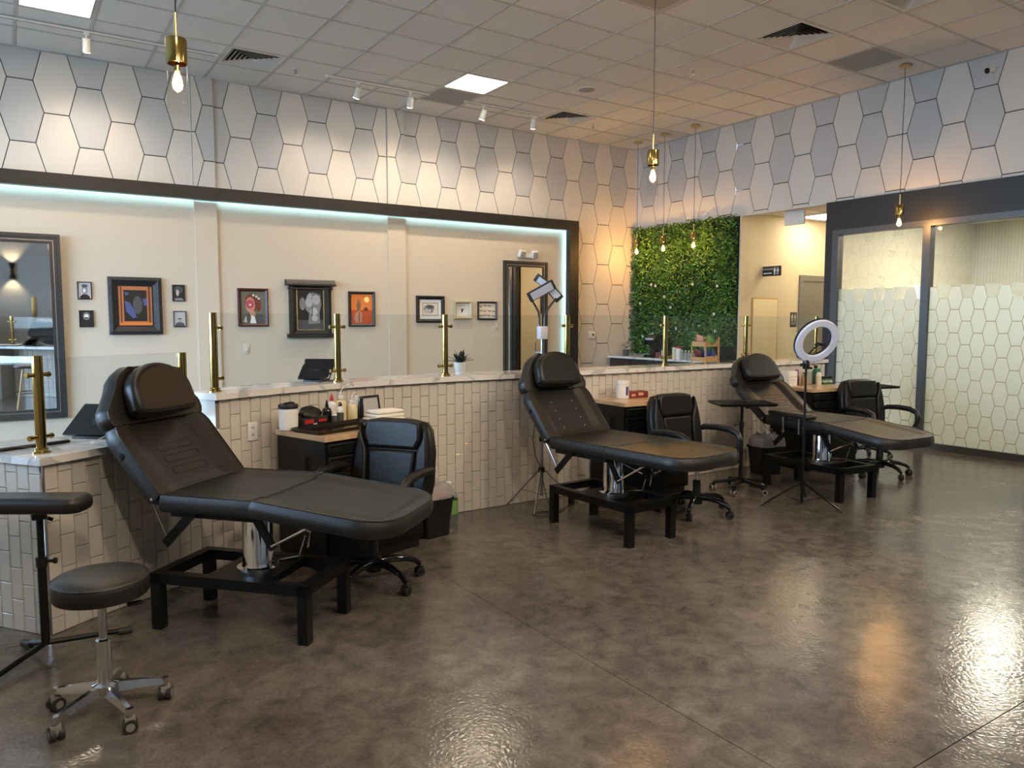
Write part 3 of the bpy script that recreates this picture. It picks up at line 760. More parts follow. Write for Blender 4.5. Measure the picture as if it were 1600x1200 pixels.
    # headrest with loose pillow
    hd = bx @ Matrix.Translation((0, L + .004, 0)) @ Matrix.Rotation(R(head_ang), 4, 'X')
    hl = .275
    def hhw(y):
        v = y / hl
        pts = [(0, hw - .012), (.10, hw), (.26, hw - .006), (.42, hw - .045), (.60, .235), (.78, .205), (.90, .165), (1.0, .11)]
        for (a0, w0), (a1, w1) in zip(pts, pts[1:]):
            if v <= a1: q = (v - a0) / (a1 - a0); return w0 + (w1 - w0) * q
        return .11
    b = MB(hd).pad(hhw, 0, hl, lambda u, v: -.012 * (1 - min(1, max(0, (abs(u) - .5) / .3))), th, .012, 14, 22)
    hh = b.build('headrest', 'leather', t); welt(hd, b.edge, hh)
    po = []
    for i in range(15): a = R(180 * i / 14); po.append((.208 * math.cos(a), .125 + .150 * math.sin(a)))
    po += [(-.214, .045), (-.192, .016), (-.10, .008), (.10, .008), (.192, .016), (.214, .045)]
    MB(hd).cushion(po, -.006, .085, .030, seg=5).build('pillow', 'leather_soft', hh)
    MB(hd).tube([(p[0] * .93, .14 + (p[1] - .14) * .90, .080) for p in po] + [(po[0][0] * .93, .14 + (po[0][1] - .14) * .90, .080)], .0026, 5).build('pillow_piping', 'leather', hh)
    if rest_pad:
        MB(T0).cushion([(p[0] - hw + .0, p[1] + .04) for p in rounded(.12, .46, .055)], zt + .012, zt + .056, .020).build('arm_pad', 'leather', t)
        MB(T0).cyl((-hw - .03, .10, zt - .12), (-hw - .03, .10, zt + .014), .009, n=10).cyl((-hw - .03, -.06, zt - .12), (-hw - .03, -.06, zt + .014), .009, n=10).build('arm_bracket', 'chrome', t)
    return t
bed((.967, 3.735), R(42.5), -1.4, (.03, .007), .673, .267, -.205, .395, 51, .655, 6.0, .322, 20, 'black padded tattoo bed nearest the camera, beside the round stool')
bed((3.50, 4.0), R(2.3), 3.5, (.018, .02), .648, .293, -.228, .405, 50, .66, 0, .308, 20, 'middle black padded tattoo bed, tripod lamp behind its headrest', channels=False)
bed((5.806, 3.94), R(-6), 2.5, (.017, .01), .642, .31, -.248, .42, 37.5, .64, 6.3, .312, 22, 'black padded tattoo bed farthest back, with the ring light beside it', True)

# ================================================================ OFFICE CHAIRS
def caster(parent, x, y, a, r=.026, two='rubber', hub='black_plastic'):
    c, s = math.cos(a), math.sin(a); b = MB()
    for d in (-.014, .014):
        b.cyl((x - s * (d - .009), y + c * (d - .009), r), (x - s * (d + .009), y + c * (d + .009), r), r, n=18)
    o = b.build('caster', two, parent)
    MB().cyl((x - s * -.024, y + c * -.024, r), (x - s * .024, y + c * .024, r), r * .6, n=14, mi=0).cyl((x, y, r), (x, y, r * 2 + .018), .0085, n=10).box(x - .017, x + .017, y - .017, y + .017, r + .006, r * 2 + .004).build('hub', hub, o)
    return o
def chair(loc, face, label, star=0.0, cushioned=True):
    # built facing +Y, then turned
    t = thing('office_chair', label, 'chair', (loc[0], loc[1], 0), face - math.pi / 2, 'black leather office chairs')
    MB().lathe([(.045, .075), (.045, .15), (.030, .16), (.030, .25), (.027, .255)], n=18).build('column_sleeve', 'black_plastic', t)
    MB().cyl((0, 0, .25), (0, 0, .38), .014, n=14).build('gas_lift', 'chrome', t)
    for k in range(5):
        a = star + 2 * math.pi * k / 5; c, s = math.cos(a), math.sin(a)
        pts = [(c * r_, s * r_, z) for r_, z in ((.03, .125), (.10, .128), (.18, .118), (.245, .098), (.275, .072))]
        MB().tube(pts, [.026, .022, .019, .017, .014], 10).build('base_leg', 'gloss_black', t)
        caster(t, c * .277, s * .277, a + .9 * (k % 3))
    MB().rbox((0, -.02, .365), (.16, .24, .05), .012).build('tilt_mechanism', 'black_plastic', t)
    MB().cyl((.07, .05, .36), (.25, .05, .355), .006, n=8).rbox((.25, .05, .355), (.05, .028, .014), .005).build('lever', 'black_plastic', t)
    so = [(x, y + .01) for x, y in rounded(.50, .50, .12)]
    MB().cushion(so, .385, .48, .042).build('seat', 'leather_soft', t)
    mx = Matrix.Translation((0, -.215, .425)) @ Matrix.Rotation(R(90 + 10), 4, 'X')   # local: x width, y up, z backwards after turn
    def bk(outl, d0, d1, r, name, par, m='leather_soft'):
        return MB(mx).cushion(outl, -d1, -d0, r).build(name, m, par)
    outl = [(-.235, 0), (.235, 0), (.255, .12), (.25, .30), (.225, .42), (.19, .465), (.10, .48), (-.10, .48), (-.19, .465), (-.225, .42), (-.25, .30), (-.255, .12)]
    b = bk(outl, -.055, .035, .035, 'backrest', t)
    bk([(-.155, .30), (.155, .30), (.185, .36), (.175, .458), (.10, .472), (-.10, .472), (-.175, .458), (-.185, .36)], .02, .062, .020, 'head_panel', b)
    bk([(-.135, .04), (.135, .04), (.155, .295), (-.155, .295)], .02, .056, .018, 'lumbar_panel', b)
    for sx in (-1, 1):
        q = [(sx * .150, .03), (sx * .232, .03), (sx * .248, .14), (sx * .240, .31), (sx * .212, .44), (sx * .196, .36), (sx * .165, .295)]
        bk(q if sx > 0 else q[::-1], .015, .068, .018, 'bolster', b)
    for sx in (-1, 1):
        x = sx * .275
        pts = [(x - sx * .03, -.235, .60), (x, -.18, .625), (x, -.05, .635), (x, .08, .63), (x, .15, .605), (x, .175, .56), (x, .155, .50), (x - sx * .02, .115, .42), (x - sx * .05, .09, .39)]
        MB().tube(pts, [.019, .024, .026, .026, .025, .022, .019, .017, .016], 10).build('arm', 'black_plastic', t)
    return t
chair((1.665, 3.89), R(216), 'black leather office chair tucked between the nearest bed and its tool cabinet', .25)
chair((4.36, 3.99), R(270), 'black leather office chair right of the middle bed, curved arm in view', .55)
chair((6.89, 4.02), R(258), 'black leather office chair by the frosted glass front', .2)

# round rolling stool
st = thing('rolling_stool', 'round black-topped stool with a polished five-star base at lower left', 'stool', (.259, 3.13, 0))
MB().lathe([(.02, .455), (.14, .452), (.158, .456), (.165, .468), (.166, .50), (.162, .520), (.150, .532), (.115, .540), (.05, .543), (.001, .543)], n=40).build('seat', 'leather', st)
MB().lathe([(.1635, .516), (.1665, .519), (.1645, .523), (.160, .524)], n=40, cap=False).build('piping', 'leather', st)
MB().cyl((0, 0, .27), (0, 0, .455), .0145, n=18).build('gas_lift', 'steel', st)
MB().lathe([(.026, .11), (.026, .285), (.020, .29)], n=20).build('column_sleeve', 'chrome', st)
MB().lathe([(.030, .075), (.046, .085), (.046, .118), (.028, .124)], n=20).build('hub', 'chrome', st)
MB().bar((.02, .0, .44), (.085, -.035, .432), .02, .008).rbox((.105, -.045, .415), (.055, .03, .014), .006).build('lever', 'black_plastic', st)
for ang in (140, 214, 286, 358, 70):
    a = R(ang); c, s = math.cos(a), math.sin(a)
    b = MB()
    v = []
    for r_, w, z0, z1 in ((.03, .020, .082, .118), (.12, .016, .074, .104), (.205, .012, .066, .086)):
        for sx, z in ((-1, z0), (1, z0), (.6, z1), (-.6, z1)): v.append((c * r_ - s * w * sx, s * r_ + c * w * sx, z))
    f = [(4 * i + j, 4 * i + 4 + j, 4 * i + 4 + (j + 1) % 4, 4 * i + (j + 1) % 4) for i in range(2) for j in range(4)] + [(3, 2, 1, 0), (8, 9, 10, 11)]
    b.add(v, f); b.cyl((c * .203, s * .203, .064), (c * .203, s * .203, .088), .0135, n=14); b.build('base_leg', 'chrome', st)
    o = caster(st, c * .203, s * .203, a + 1.2, .025, 'rubber', 'rubber_grey')

# arm-rest stand at the left edge
ar = thing('arm_rest_stand', 'black padded arm rest on a tripod stand at the left edge', 'arm rest', (.094, 3.835, 0))
MB().cyl((0, 0, .05), (0, 0, .42), .018, n=14).build('lower_pole', 'black_metal', ar)
MB().cyl((0, 0, .40), (0, 0, .645), .013, n=14).build('upper_pole', 'black_metal', ar)
MB().cyl((0, 0, .40), (0, 0, .44), .023, n=14).cyl((.02, 0, .42), (.05, -.01, .42), .007, n=8).cyl((.045, -.01, .42), (.058, -.014, .42), .013, n=10).build('clamp', 'black_plastic', ar)
MB().rbox((0, 0, .63), (.06, .06, .04), .008).cyl((.03, 0, .61), (.05, 0, .60), .008, n=8).build('pad_mount', 'black_plastic', ar)
for ang in (8, 228, 118):
    a = R(ang); c, s = math.cos(a), math.sin(a); L = .33 if ang != 118 else .15
    MB().tube([(c * .01, s * .01, .055), (c * L, s * L, .024)], .012, 10).build('leg', 'black_metal', ar)
    MB().cyl((c * (L - .04), s * (L - .04), .026), (c * (L + .02), s * (L + .02), .021), .017, .018, n=12).build('rubber_foot', 'rubber', ar)
a = R(-33)
pad = [(p[0] * math.cos(a) - p[1] * math.sin(a) - .03, p[0] * math.sin(a) + p[1] * math.cos(a) + .02) for p in rounded(.50, .17, .06)]
MB().cushion(pad, .645, .715, .028, seg=4).build('pad', 'leather', ar)

# instrument tray stands
def tray_stand(loc, label, rz, h=.755, tw=.50, td=.35, shift=(0, 0)):
    t = thing('tray_stand', label, 'tray stand', (loc[0], loc[1], 0), rz, 'black rolling tray stands')
    for k in range(5):
        a = 2 * math.pi * k / 5 + .35; c, s = math.cos(a), math.sin(a)
        MB().bar((c * .03, s * .03, .095), (c * .225, s * .225, .068), .04, .022).build('base_leg', 'black_plastic', t)
        caster(t, c * .228, s * .228, a + k, .024, 'rubber_grey', 'black_plastic')
    MB().cyl((0, 0, .07), (0, 0, .12), .035, n=16).cyl((0, 0, .08), (0, 0, .58), .0165, n=14).build('lower_pole', 'black_metal', t)
    MB().cyl((0, 0, .56), (0, 0, h - .01), .012, n=14).build('upper_pole', 'black_metal', t)
    MB().cyl((0, 0, .55), (0, 0, .60), .021, n=14).cyl((-.02, 0, .575), (-.055, 0, .575), .006, n=8).cyl((-.048, 0, .575), (-.064, 0, .575), .012, n=10).build('clamp', 'black_plastic', t)
    MB().rbox((0, 0, h - .012), (.12, .08, .014), .004).cyl((.03, 0, h - .03), (.06, 0, h - .035), .008, n=8).build('tray_mount', 'black_plastic', t)
    sx, sy = shift
    b = MB(); b.box(-tw / 2 + .012 + sx, tw / 2 - .012 + sx, -td / 2 + .012 + sy, td / 2 - .012 + sy, h - .005, h - .001)
    o = rounded(tw, td, .02, 3); n = len(o); v = [(p[0] * .94 + sx, p[1] * .93 + sy, h - .003) for p in o] + [(p[0] + sx, p[1] + sy, h + .016) for p in o] + [(p[0] * 1.02 + sx, p[1] * 1.025 + sy, h + .0165) for p in o] + [(p[0] * .955 + sx, p[1] * .95 + sy, h - .006) for p in o]
    b.add(v, [(j * n + i, j * n + (i + 1) % n, (j + 1) * n + (i + 1) % n, (j + 1) * n + i) for j in range(3) for i in range(n)])
    b.build('tray', 'black_metal', t)
    return t
tray_stand((5.25, 4.31), 'black rolling tray stand between the middle and far beds', R(-30))
tray_stand((7.74, 4.66), 'black rolling tray stand half hidden behind the far office chair', R(-20))

# ring light on tripod
rl = thing('ring_light', 'white ring light with phone clip on a black tripod by the far bed', 'ring light', (5.24, 3.69, 0))
MB().cyl((0, 0, .02), (0, 0, .60), .012, n=12).cyl((0, 0, .58), (0, 0, 1.10), .009, n=12).cyl((0, 0, .16), (0, 0, .20), .018, n=12).cyl((0, 0, .57), (0, 0, .62), .016, n=12).build('pole', 'black_metal', rl)
for ang in (150, 277, 30):
    a = R(ang); c, s = math.cos(a), math.sin(a)
    MB().bar((c * .012, s * .012, .185), (c * .32, s * .32, .012), .014, .012).build('leg', 'black_metal', rl)
    MB().bar((c * .01, s * .01, .03), (c * .18, s * .18, .095), .010, .004).build('brace', 'black_metal', rl)
    MB().cyl((c * .305, s * .305, .020), (c * .335, s * .335, .006), .010, n=10).build('rubber_foot', 'rubber', rl)
MB().rbox((0, 0, 1.125), (.045, .04, .075), .008).cyl((-.02, 0, 1.13), (-.05, 0, 1.125), .007, n=8).cyl((-.045, 0, 1.125), (-.062, 0, 1.122), .013, n=10).cyl((.02, 0, 1.10), (.05, -.02, 1.095), .010, n=10).build('head_mount', 'black_plastic', rl)
dv = Vector((5.24, 3.69, 0)).normalized(); rgt = Vector((dv.y, -dv.x, 0)); up = Vector((0, 0, 1))
nrm = (-dv * .76 + rgt * .50 - up * .40).normalized()
tilt_up = (up * .95 + rgt * .26); tilt_up = (tilt_up - nrm * tilt_up.dot(nrm)).normalized(); tr_ = tilt_up.cross(nrm)
rc = Vector((0, 0, 1.155)) + tilt_up * .175
rm = Matrix((( *tr_, 0), (*tilt_up, 0), (*nrm, 0), (0, 0, 0, 1))).transposed().to_4x4(); rm = Matrix.Translation(rc) @ Matrix((tr_, tilt_up, nrm)).transposed().to_4x4()
def torus_rect(b, r0, r1, z0, z1, n=48):
    v = []
    for i in range(n):
        t = 2 * math.pi * i / n; c, s = math.cos(t), math.sin(t)
        for r_, z in ((r0, z0), (r1, z0), (r1, z1 - .004), (r1 - .006, z1), (r0 + .006, z1), (r0, z1 - .004)): v.append((c * r_, s * r_, z))
    return b.add(v, [(6 * i + j, 6 * ((i + 1) % n) + j, 6 * ((i + 1) % n) + (j + 1) % 6, 6 * i + (j + 1) % 6) for i in range(n) for j in range(6)], 0, False)
torus_rect(MB(rm), .122, .180, .0, .016).build('diffuser_ring', 'ring_face', rl)
torus_rect(MB(rm), .119, .184, -.018, .002).build('ring_shell', 'black_plastic', rl)
g = [rm @ Vector(p) for p in ((0, -.15, -.02), (-.005, -.11, .0), (.0, -.06, .012), (.02, -.03, .016))]
MB().tube(g, .005, 8).build('clip_gooseneck', 'black_plastic', rl)
MB(rm).rbox((.022, -.012, .02), (.07, .022, .018), .005).rbox((-.006, -.02, .026), (.014, .03, .03), .004).rbox((.05, -.004, .026), (.014, .03, .03), .004).build('phone_clip', 'black_plastic', rl)

# three-head work lamp on a silver tripod
wl = thing('work_lamp', 'grey twin-arm panel work lamp on a silver tripod behind the middle bed', 'lamp', (3.46, 4.77, 0))
MB().cyl((0, 0, .10), (0, 0, .55), .014, n=14).cyl((0, 0, .50), (0, 0, .95), .011, n=14).cyl((0, 0, .92), (0, 0, 1.34), .0085, n=14).build('pole', 'steel', wl)
MB().cyl((0, 0, .285), (0, 0, .325), .026, n=14).cyl((0, 0, .53), (0, 0, .565), .020, n=14).build('collar', 'black_plastic', wl)
for ang, L in ((134, .28), (222, .25), (333, .33)):
    a = R(ang); c, s = math.cos(a), math.sin(a)
    MB().tube([(c * .02, s * .02, .305), (c * L, s * L, .010)], .0065, 8).build('leg', 'steel', wl)
    MB().bar((c * .012, s * .012, .11), (c * L * .56, s * L * .56, .142), .012, .004).build('brace', 'steel', wl)
MB().rbox((0, -.005, 1.375), (.072, .05, .10), .006).build('control_box', 'lamp_face', wl)
rgt = Vector((.83, -.555, 0)); fwd = Vector((-.555, -.83, 0))
def lp(r_, f_, z): v = rgt * r_ + fwd * f_; return (v.x, v.y, z)
MB().tube([lp(-.02, 0, 1.42), lp(-.02, 0, 1.48), lp(-.03, .01, 1.54), lp(-.065, .03, 1.60), lp(-.085, .05, 1.635)], .008, 8).build('gooseneck', 'mirror_frame', wl)
MB().tube([lp(.02, 0, 1.42), lp(.02, 0, 1.49), lp(.045, -.01, 1.56), lp(.085, -.02, 1.61), lp(.11, -.02, 1.64)], .008, 8).build('gooseneck', 'mirror_frame', wl)
def lamp_panel(c, along, nrm, L, Wd):
    al = Vector(along).normalized(); n_ = Vector(nrm); n_ = (n_ - al * n_.dot(al)).normalized(); w = n_.cross(al)
    m_ = Matrix.Translation(c) @ Matrix((al, w, n_)).transposed().to_4x4()
    p = MB(m_).rbox((0, 0, -.009), (L, Wd, .018), .006).build('lamp_head', 'mirror_frame', wl)
    MB(m_).box(-L / 2 + .025, L / 2 - .02, -Wd / 2 + .010, Wd / 2 - .010, .0, .003).build('light_panel', 'lamp_face', p)
V = lambda r_, f_, z: Vector(lp(r_, f_, z))
lamp_panel(lp(-.005, .05, 1.690), lp(.90, 0, .50), lp(-.10, .75, -.55), .225, .085)
lamp_panel(lp(.085, -.02, 1.690), lp(-.55, .1, .62), lp(.3, .8, -.5), .17, .075)
lamp_panel(lp(.0, -.03, 1.765), lp(.55, 0, -.40), lp(0, .75, -.5), .13, .07)
cb = MB().tube([(3.43, 4.81, 1.30), (3.425, 4.82, 1.1), (3.43, 4.80, .8), (3.37, 4.76, .55), (3.38, 4.74, .42), (3.41, 4.72, .35), (3.43, 4.66, .10), (3.44, 4.60, .008), (3.36, 4.52, .006), (3.27, 4.55, .006), (3.28, 4.64, .006), (3.38, 4.66, .006), (3.44, 4.60, .006), (3.50, 4.58, .006), (3.62, 4.66, .006), (3.72, 4.72, .006)], .0035, 6)
cb.rbox((3.735, 4.74, .03), (.05, .03, .06), .006)
tag(cb.build('power_cord', 'black_plastic'), 'black lamp cord coiled on the floor with a small adapter', 'cord')

# ================================================================ TOOL CABINETS AND WHAT STANDS ON THEM
CH = .81
def cabinet(corner, rz, w, d, label):
    # corner = front-left corner; x to the right, y to the wall
    t = thing('tool_cabinet', label, 'cabinet', (corner[0], corner[1], 0), rz, 'black tool cabinets')
    MB().box(0, w, .01, d, .06, .78).build('body', 'black_metal', t)
    MB().box(.02, w - .02, .03, d - .02, 0, .06).build('plinth', 'black_plastic', t)
    z = .765
    for k, hh in enumerate((.075, .075, .14, .14, .25)):
        dd = MB().rbox((w / 2, .004, z - hh / 2), (w - .03, .02, hh - .008), .003).build('drawer', 'black_metal', t)
        MB().box(.03, w - .03, -.012, -.004, z - .022, z - .012).build('pull_rail', 'gloss_black', dd)
        z -= hh
    MB().box(-.014, -.006, d * .38, d * .40, .52, .68).box(-.010, 0, d * .35, d * .52, .66, .675).box(-.012, -.0, d * .36, d * .50, .52, .532).build('side_handle', 'black_plastic', t)
    tp = MB(); n = 9
    for k in range(n): tp.box(-.012 + (w + .024) * k / n + .0004, -.012 + (w + .024) * (k + 1) / n - .0004, -.016, d + .004, .78, CH)
    tp.build('wooden_top', 'wood_top', t)
    return t
C1 = ((1.497, 4.155), R(17)); C2 = ((4.11, 4.535), R(-2)); C3 = ((6.45, 4.46), R(-6))
cabinet(*C1, .77, .47, 'black tool cabinet with butcher-block top beside the nearest bed')
cabinet(*C2, .72, .43, 'black tool cabinet with wooden top behind the middle chair')
cabinet(*C3, .66, .48, 'black tool cabinet with wooden top crowded with bottles at the far station')
def onc(C, x, y):
    c, s = math.cos(C[1]), math.sin(C[1]); return (C[0][0] + c * x - s * y, C[0][1] + s * x + c * y, CH)
def bottle(C, x, y, prof, m, label, capm=None, cap=None, band=None, name='bottle', extra=None, z=None, group=None):
    loc = onc(C, x, y) if C else (x, y, z)
    t = thing(name, label, 'bottle' if name in ('bottle', 'spray_bottle', 'wash_bottle') else name.split('_')[-1], loc, C[1] if C else 0, group)
    MB().lathe(prof, n=20).build('body', m, t)
    if cap: MB().lathe(cap, n=16).build('cap', capm, t)
    if band:
        r_, z0, z1, bm = band; MB().lathe([(r_, z0), (r_, z1)], n=20, cap=False).build('label_band', bm, t)
    if extra: extra(t)
    return t
def bprof(r, h, neck=.012, sh=.03): return [(r * .9, 0), (r, .006), (r, h - sh), (r * .8, h - sh * .45), (neck, h - .005), (neck, h)]
# --- station 1
tub = thing('wipes_tub', 'white tub of wipes with a black flip lid on the nearest cabinet', 'tub', onc(C1, 0.025, .39), C1[1])
MB().lathe([(.050, 0), (.056, .006), (.056, .128), (.053, .134)], n=28).build('body', 'white_plastic', tub)
MB().lathe([(.058, .132), (.059, .150), (.055, .158), (.001, .160)], n=28).build('lid', 'black_plastic', tub)
MB().tube([(-.03, 0, .162), (.01, -.01, .168), (.03, -.02, .163)], .005, 6).build('lid_tab', 'black_plastic', tub)
b = MB()
for k in range(7): b.box(-.042, .0 - .006 * (k % 3), -.0562, -.0555, .030 + .012 * k, .034 + .012 * k)
for k in range(5): b.box(.010, .036 - .005 * (k % 2), -.0505, -.0495, .035 + .014 * k, .039 + .014 * k)
MB().lathe([(.0565, .022), (.0565, .118)], n=28, cap=False).build('label_band', 'paper', tub)
bx_ = thing('glove_box', 'black and red cardboard box of gloves beside the wipes tub', 'box', onc(C1, 0.185, .40), C1[1] + .1)
MB().rbox((0, 0, .032), (.20, .11, .064), .003).build('carton', 'black_plastic', bx_)
MB().box(-.085, -.015, -.0562, -.055, .030, .056, 0).box(.02, .085, -.0562, -.055, .034, .050, 0).build('red_print', 'red', bx_)
MB().box(-.02, .01, -.0565, -.055, .012, .030).build('white_print', 'a_lgrey', bx_)
cl = MB(); n1, n2 = 9, 16; v = []
random.seed(3)
for j in range(n1):
    ph = math.pi / 2 * j / (n1 - 1)
    for i in range(n2):
        th = 2 * math.pi * i / n2; k = 1 + .16 * math.sin(3 * th + j) + .10 * math.sin(7 * th)
        v.append((.088 * k * math.cos(th) * math.cos(ph), .05 * k * math.sin(th) * math.cos(ph), .064 + .062 * math.sin(ph) * (1 + .12 * math.sin(5 * th))))
cl.add(v, [(j * n2 + i, j * n2 + (i + 1) % n2, (j + 1) * n2 + (i + 1) % n2, (j + 1) * n2 + i) for j in range(n1 - 1) for i in range(n2)], 0, True)
q = onc(C1, 0.185, .405); co = cl.build('cloth_bundle', 'black_plastic', None, q); co.rotation_euler.z = C1[1]
tag(co, 'crumpled black glove bundle bulging from the glove box', 'cloth')
bottle(C1, 0.330, .42, bprof(.030, .115), 'gloss_black', 'black round bottle with pointed cap beside the glove box', 'gloss_black', [(.012, .115), (.010, .130), (.003, .155)])
bottle(C1, 0.388, .445, bprof(.032, .145), 'white_plastic', 'white bottle with a red pointed cap on the nearest cabinet', 'red', [(.014, .145), (.013, .158), (.004, .188)])
bottle(C1, 0.345, .365, bprof(.018, .075, .010, .015), 'white_plastic', 'small white bottle with dark label in front of taller bottles', 'white_plastic', [(.012, .075), (.012, .088)], (.0184, .012, .060, 'a_dgrey'))
bottle(C1, 0.400, .375, bprof(.022, .115, .010, .02), 'white_plastic', 'slim white bottle with black cap and label near the red-capped bottle', 'gloss_black', [(.012, .115), (.012, .128), (.005, .140)], (.0224, .015, .075, 'a_dgrey'))
def straw(t, up=.20): MB().tube([(0, 0, .12), (0, 0, up), (.02, -.01, up + .03), (.06, -.02, up + .045)], .003, 6).build('spout', 'white_plastic', t)
def hook(t): MB().tube([(0, 0, .12), (0, 0, .165), (.012, 0, .185), (.035, 0, .188), (.05, 0, .175), (.052, 0, .15)], .003, 6).build('spout', 'white_plastic', t)
bottle(C1, 0.465, .45, bprof(.036, .15), 'yellowish', 'cloudy squeeze wash bottle with a long straight spout', 'white_plastic', [(.016, .15), (.016, .172)], name='wash_bottle', extra=straw)
bottle(C1, 0.525, .41, bprof(.034, .122), 'yellowish', 'cloudy squeeze wash bottle with a hooked spout', 'white_plastic', [(.015, .122), (.015, .142)], name='wash_bottle', extra=hook)
bottle(C1, 0.585, .44, bprof(.028, .13), 'white_plastic', 'pale spray bottle standing behind the hooked wash bottle', 'white_plastic', [(.012, .13), (.014, .15), (.008, .165)], name='spray_bottle')
bottle(C1, 0.575, .385, [(.020, 0), (.020, .10), (.017, .105), (.017, .15), (.016, .152)], 'gloss_black', 'slim black cylinder spray can at the end of the bottle row')
trc = onc(C1, 0.260, .20)
bt = thing('steel_tray', 'black rectangular instrument tray lying on the nearest cabinet', 'tray', trc, C1[1] + R(4))
o = rounded(.54, .27, .02, 3); n = len(o)
v = [(p[0] * .93, p[1] * .88, .003) for p in o] + [(p[0] * .985, p[1] * .97, .024) for p in o] + [(p[0] * 1.02, p[1] * 1.03, .024) for p in o] + [(p[0] * .95, p[1] * .91, .0) for p in o]
b = MB(); b.add(v, [(j * n + i, j * n + (i + 1) % n, (j + 1) * n + (i + 1) % n, (j + 1) * n + i) for j in range(3) for i in range(n)]); b.add(v, [tuple(range(n)), tuple(range(3 * n, 4 * n))[::-1]])
b.build('pan', 'gloss_black', bt)
tw = thing('towel_stack', 'folded white towels stacked at the right end of the nearest cabinet', 'towels', onc(C1, 0.685, .29), C1[1] - .1)
for k in range(3): MB().rbox((.004 * k, -.003 * k, .013 + .024 * k), (.24 - .012 * k, .16 - .01 * k, .024), .011, 3).build('folded_towel', 'towel', tw)
fr = thing('document_frame', 'small black document frame leaning on the tiles behind the towels', 'frame', onc(C1, 0.72, .47), C1[1] + R(3))
mx = Matrix.Rotation(R(-10), 4, 'X')
MB(mx).box(-.10, .10, -.012, .0, 0, .014).box(-.10, .10, -.012, 0, .136, .15).box(-.10, -.088, -.012, 0, .014, .136).box(.088, .10, -.012, 0, .014, .136).build('frame', 'pic_black', fr)
MB(mx).box(-.09, .09, -.006, -.002, .012, .138).build('document', 'a_lgrey', fr)
# --- station 2
tub = thing('wipes_tub', 'white tub with a blue printed label on the middle cabinet', 'tub', onc(C2, .225, .30), C2[1])
MB().lathe([(.050, 0), (.055, .005), (.055, .118), (.052, .124)], n=28).build('body', 'white_plastic', tub)
MB().lathe([(.057, .122), (.058, .142), (.053, .152), (.001, .154)], n=28).build('lid', 'white_plastic', tub)
b = MB()
for a0, a1, z0, z1 in ((-78, -55, .03, .105), (-48, -36, .045, .10)):
    v = []
    for i in range(7):
        a = R(a0 + (a1 - a0) * i / 6 - 20); v += [(.0556 * math.cos(a), .0556 * math.sin(a), z0), (.0556 * math.cos(a), .0556 * math.sin(a), z1)]
    b.add(v, [(2 * i, 2 * i + 2, 2 * i + 3, 2 * i + 1) for i in range(6)])
b.build('blue_print', 'blue', tub)
bx_ = thing('tissue_box', 'flat dark patterned box beside the blue-labelled tub', 'box', onc(C2, .38, .32), C2[1] - .12)
MB().rbox((0, 0, .028), (.20, .11, .056), .003).build('carton', 'dark_red', bx_)
MB().box(-.07, -.03, -.0562, -.055, .015, .035, 0).box(.0, .05, -.0562, -.055, .022, .045).box(-.04, .03, -.02, .02, .0561, .0566).build('pale_print', 'coral', bx_)
# --- station 3
D3 = 'on the far cabinet'
b = thing('paper_box', 'white carton at the left of the far cabinet bottles', 'box', onc(C3, .12, .40), C3[1]); MB().rbox((0, 0, .075), (.12, .10, .15), .004).build('carton', 'paper', b); MB().box(-.05, .05, -.0512, -.05, .09, .094).box(-.05, .03, -.0512, -.05, .06, .064).build('print', 'a_grey', b)
bottle(C3, .25, .42, bprof(.026, .11), 'dark_red', 'dark bottle with a purple cap ' + D3, 'purple', [(.018, .11), (.018, .15), (.010, .16)])
bottle(C3, .30, .36, bprof(.032, .09), 'amber', 'squat amber bottle with a black pump ' + D3, 'gloss_black', [(.010, .09), (.010, .115), (.022, .12), (.022, .13)])
bottle(C3, .355, .42, bprof(.030, .12), 'yellowish', 'pale yellow lotion bottle behind the ring-light pole', 'white_plastic', [(.012, .12), (.012, .15)])
def trig(t): MB().rbox((-.012, 0, .175), (.065, .022, .026), .006).bar((-.025, 0, .165), (-.018, 0, .125), .014, .008).build('trigger', 'white_plastic', t)
bottle(C3, .43, .40, bprof(.034, .145), 'jug_glass', 'clear spray bottle with white trigger ' + D3, 'white_plastic', [(.014, .145), (.014, .17)], name='spray_bottle', extra=trig)
bottle(C3, .50, .36, bprof(.028, .13), 'white_plastic', 'white bottle with a green cap and pink print ' + D3, 'teal_green', [(.015, .13), (.015, .165)], (.0284, .03, .09, 'a_cream'))
bottle(C3, .545, .44, bprof(.032, .165), 'green', 'tall dark green bottle ' + D3, 'gloss_black', [(.018, .165), (.018, .19)])
for k in range(2): bottle(C3, .585 + .070 * k, .36, [(.032, 0), (.033, .004), (.033, .062), (.030, .064)], 'green', ('left' if k == 0 else 'right') + ' of two squat green jars with black lids ' + D3, 'black_plastic', [(.034, .062), (.034, .082), (.001, .083)], (.0334, .02, .045, 'a_lgrey'), name='jar', group='green jars')

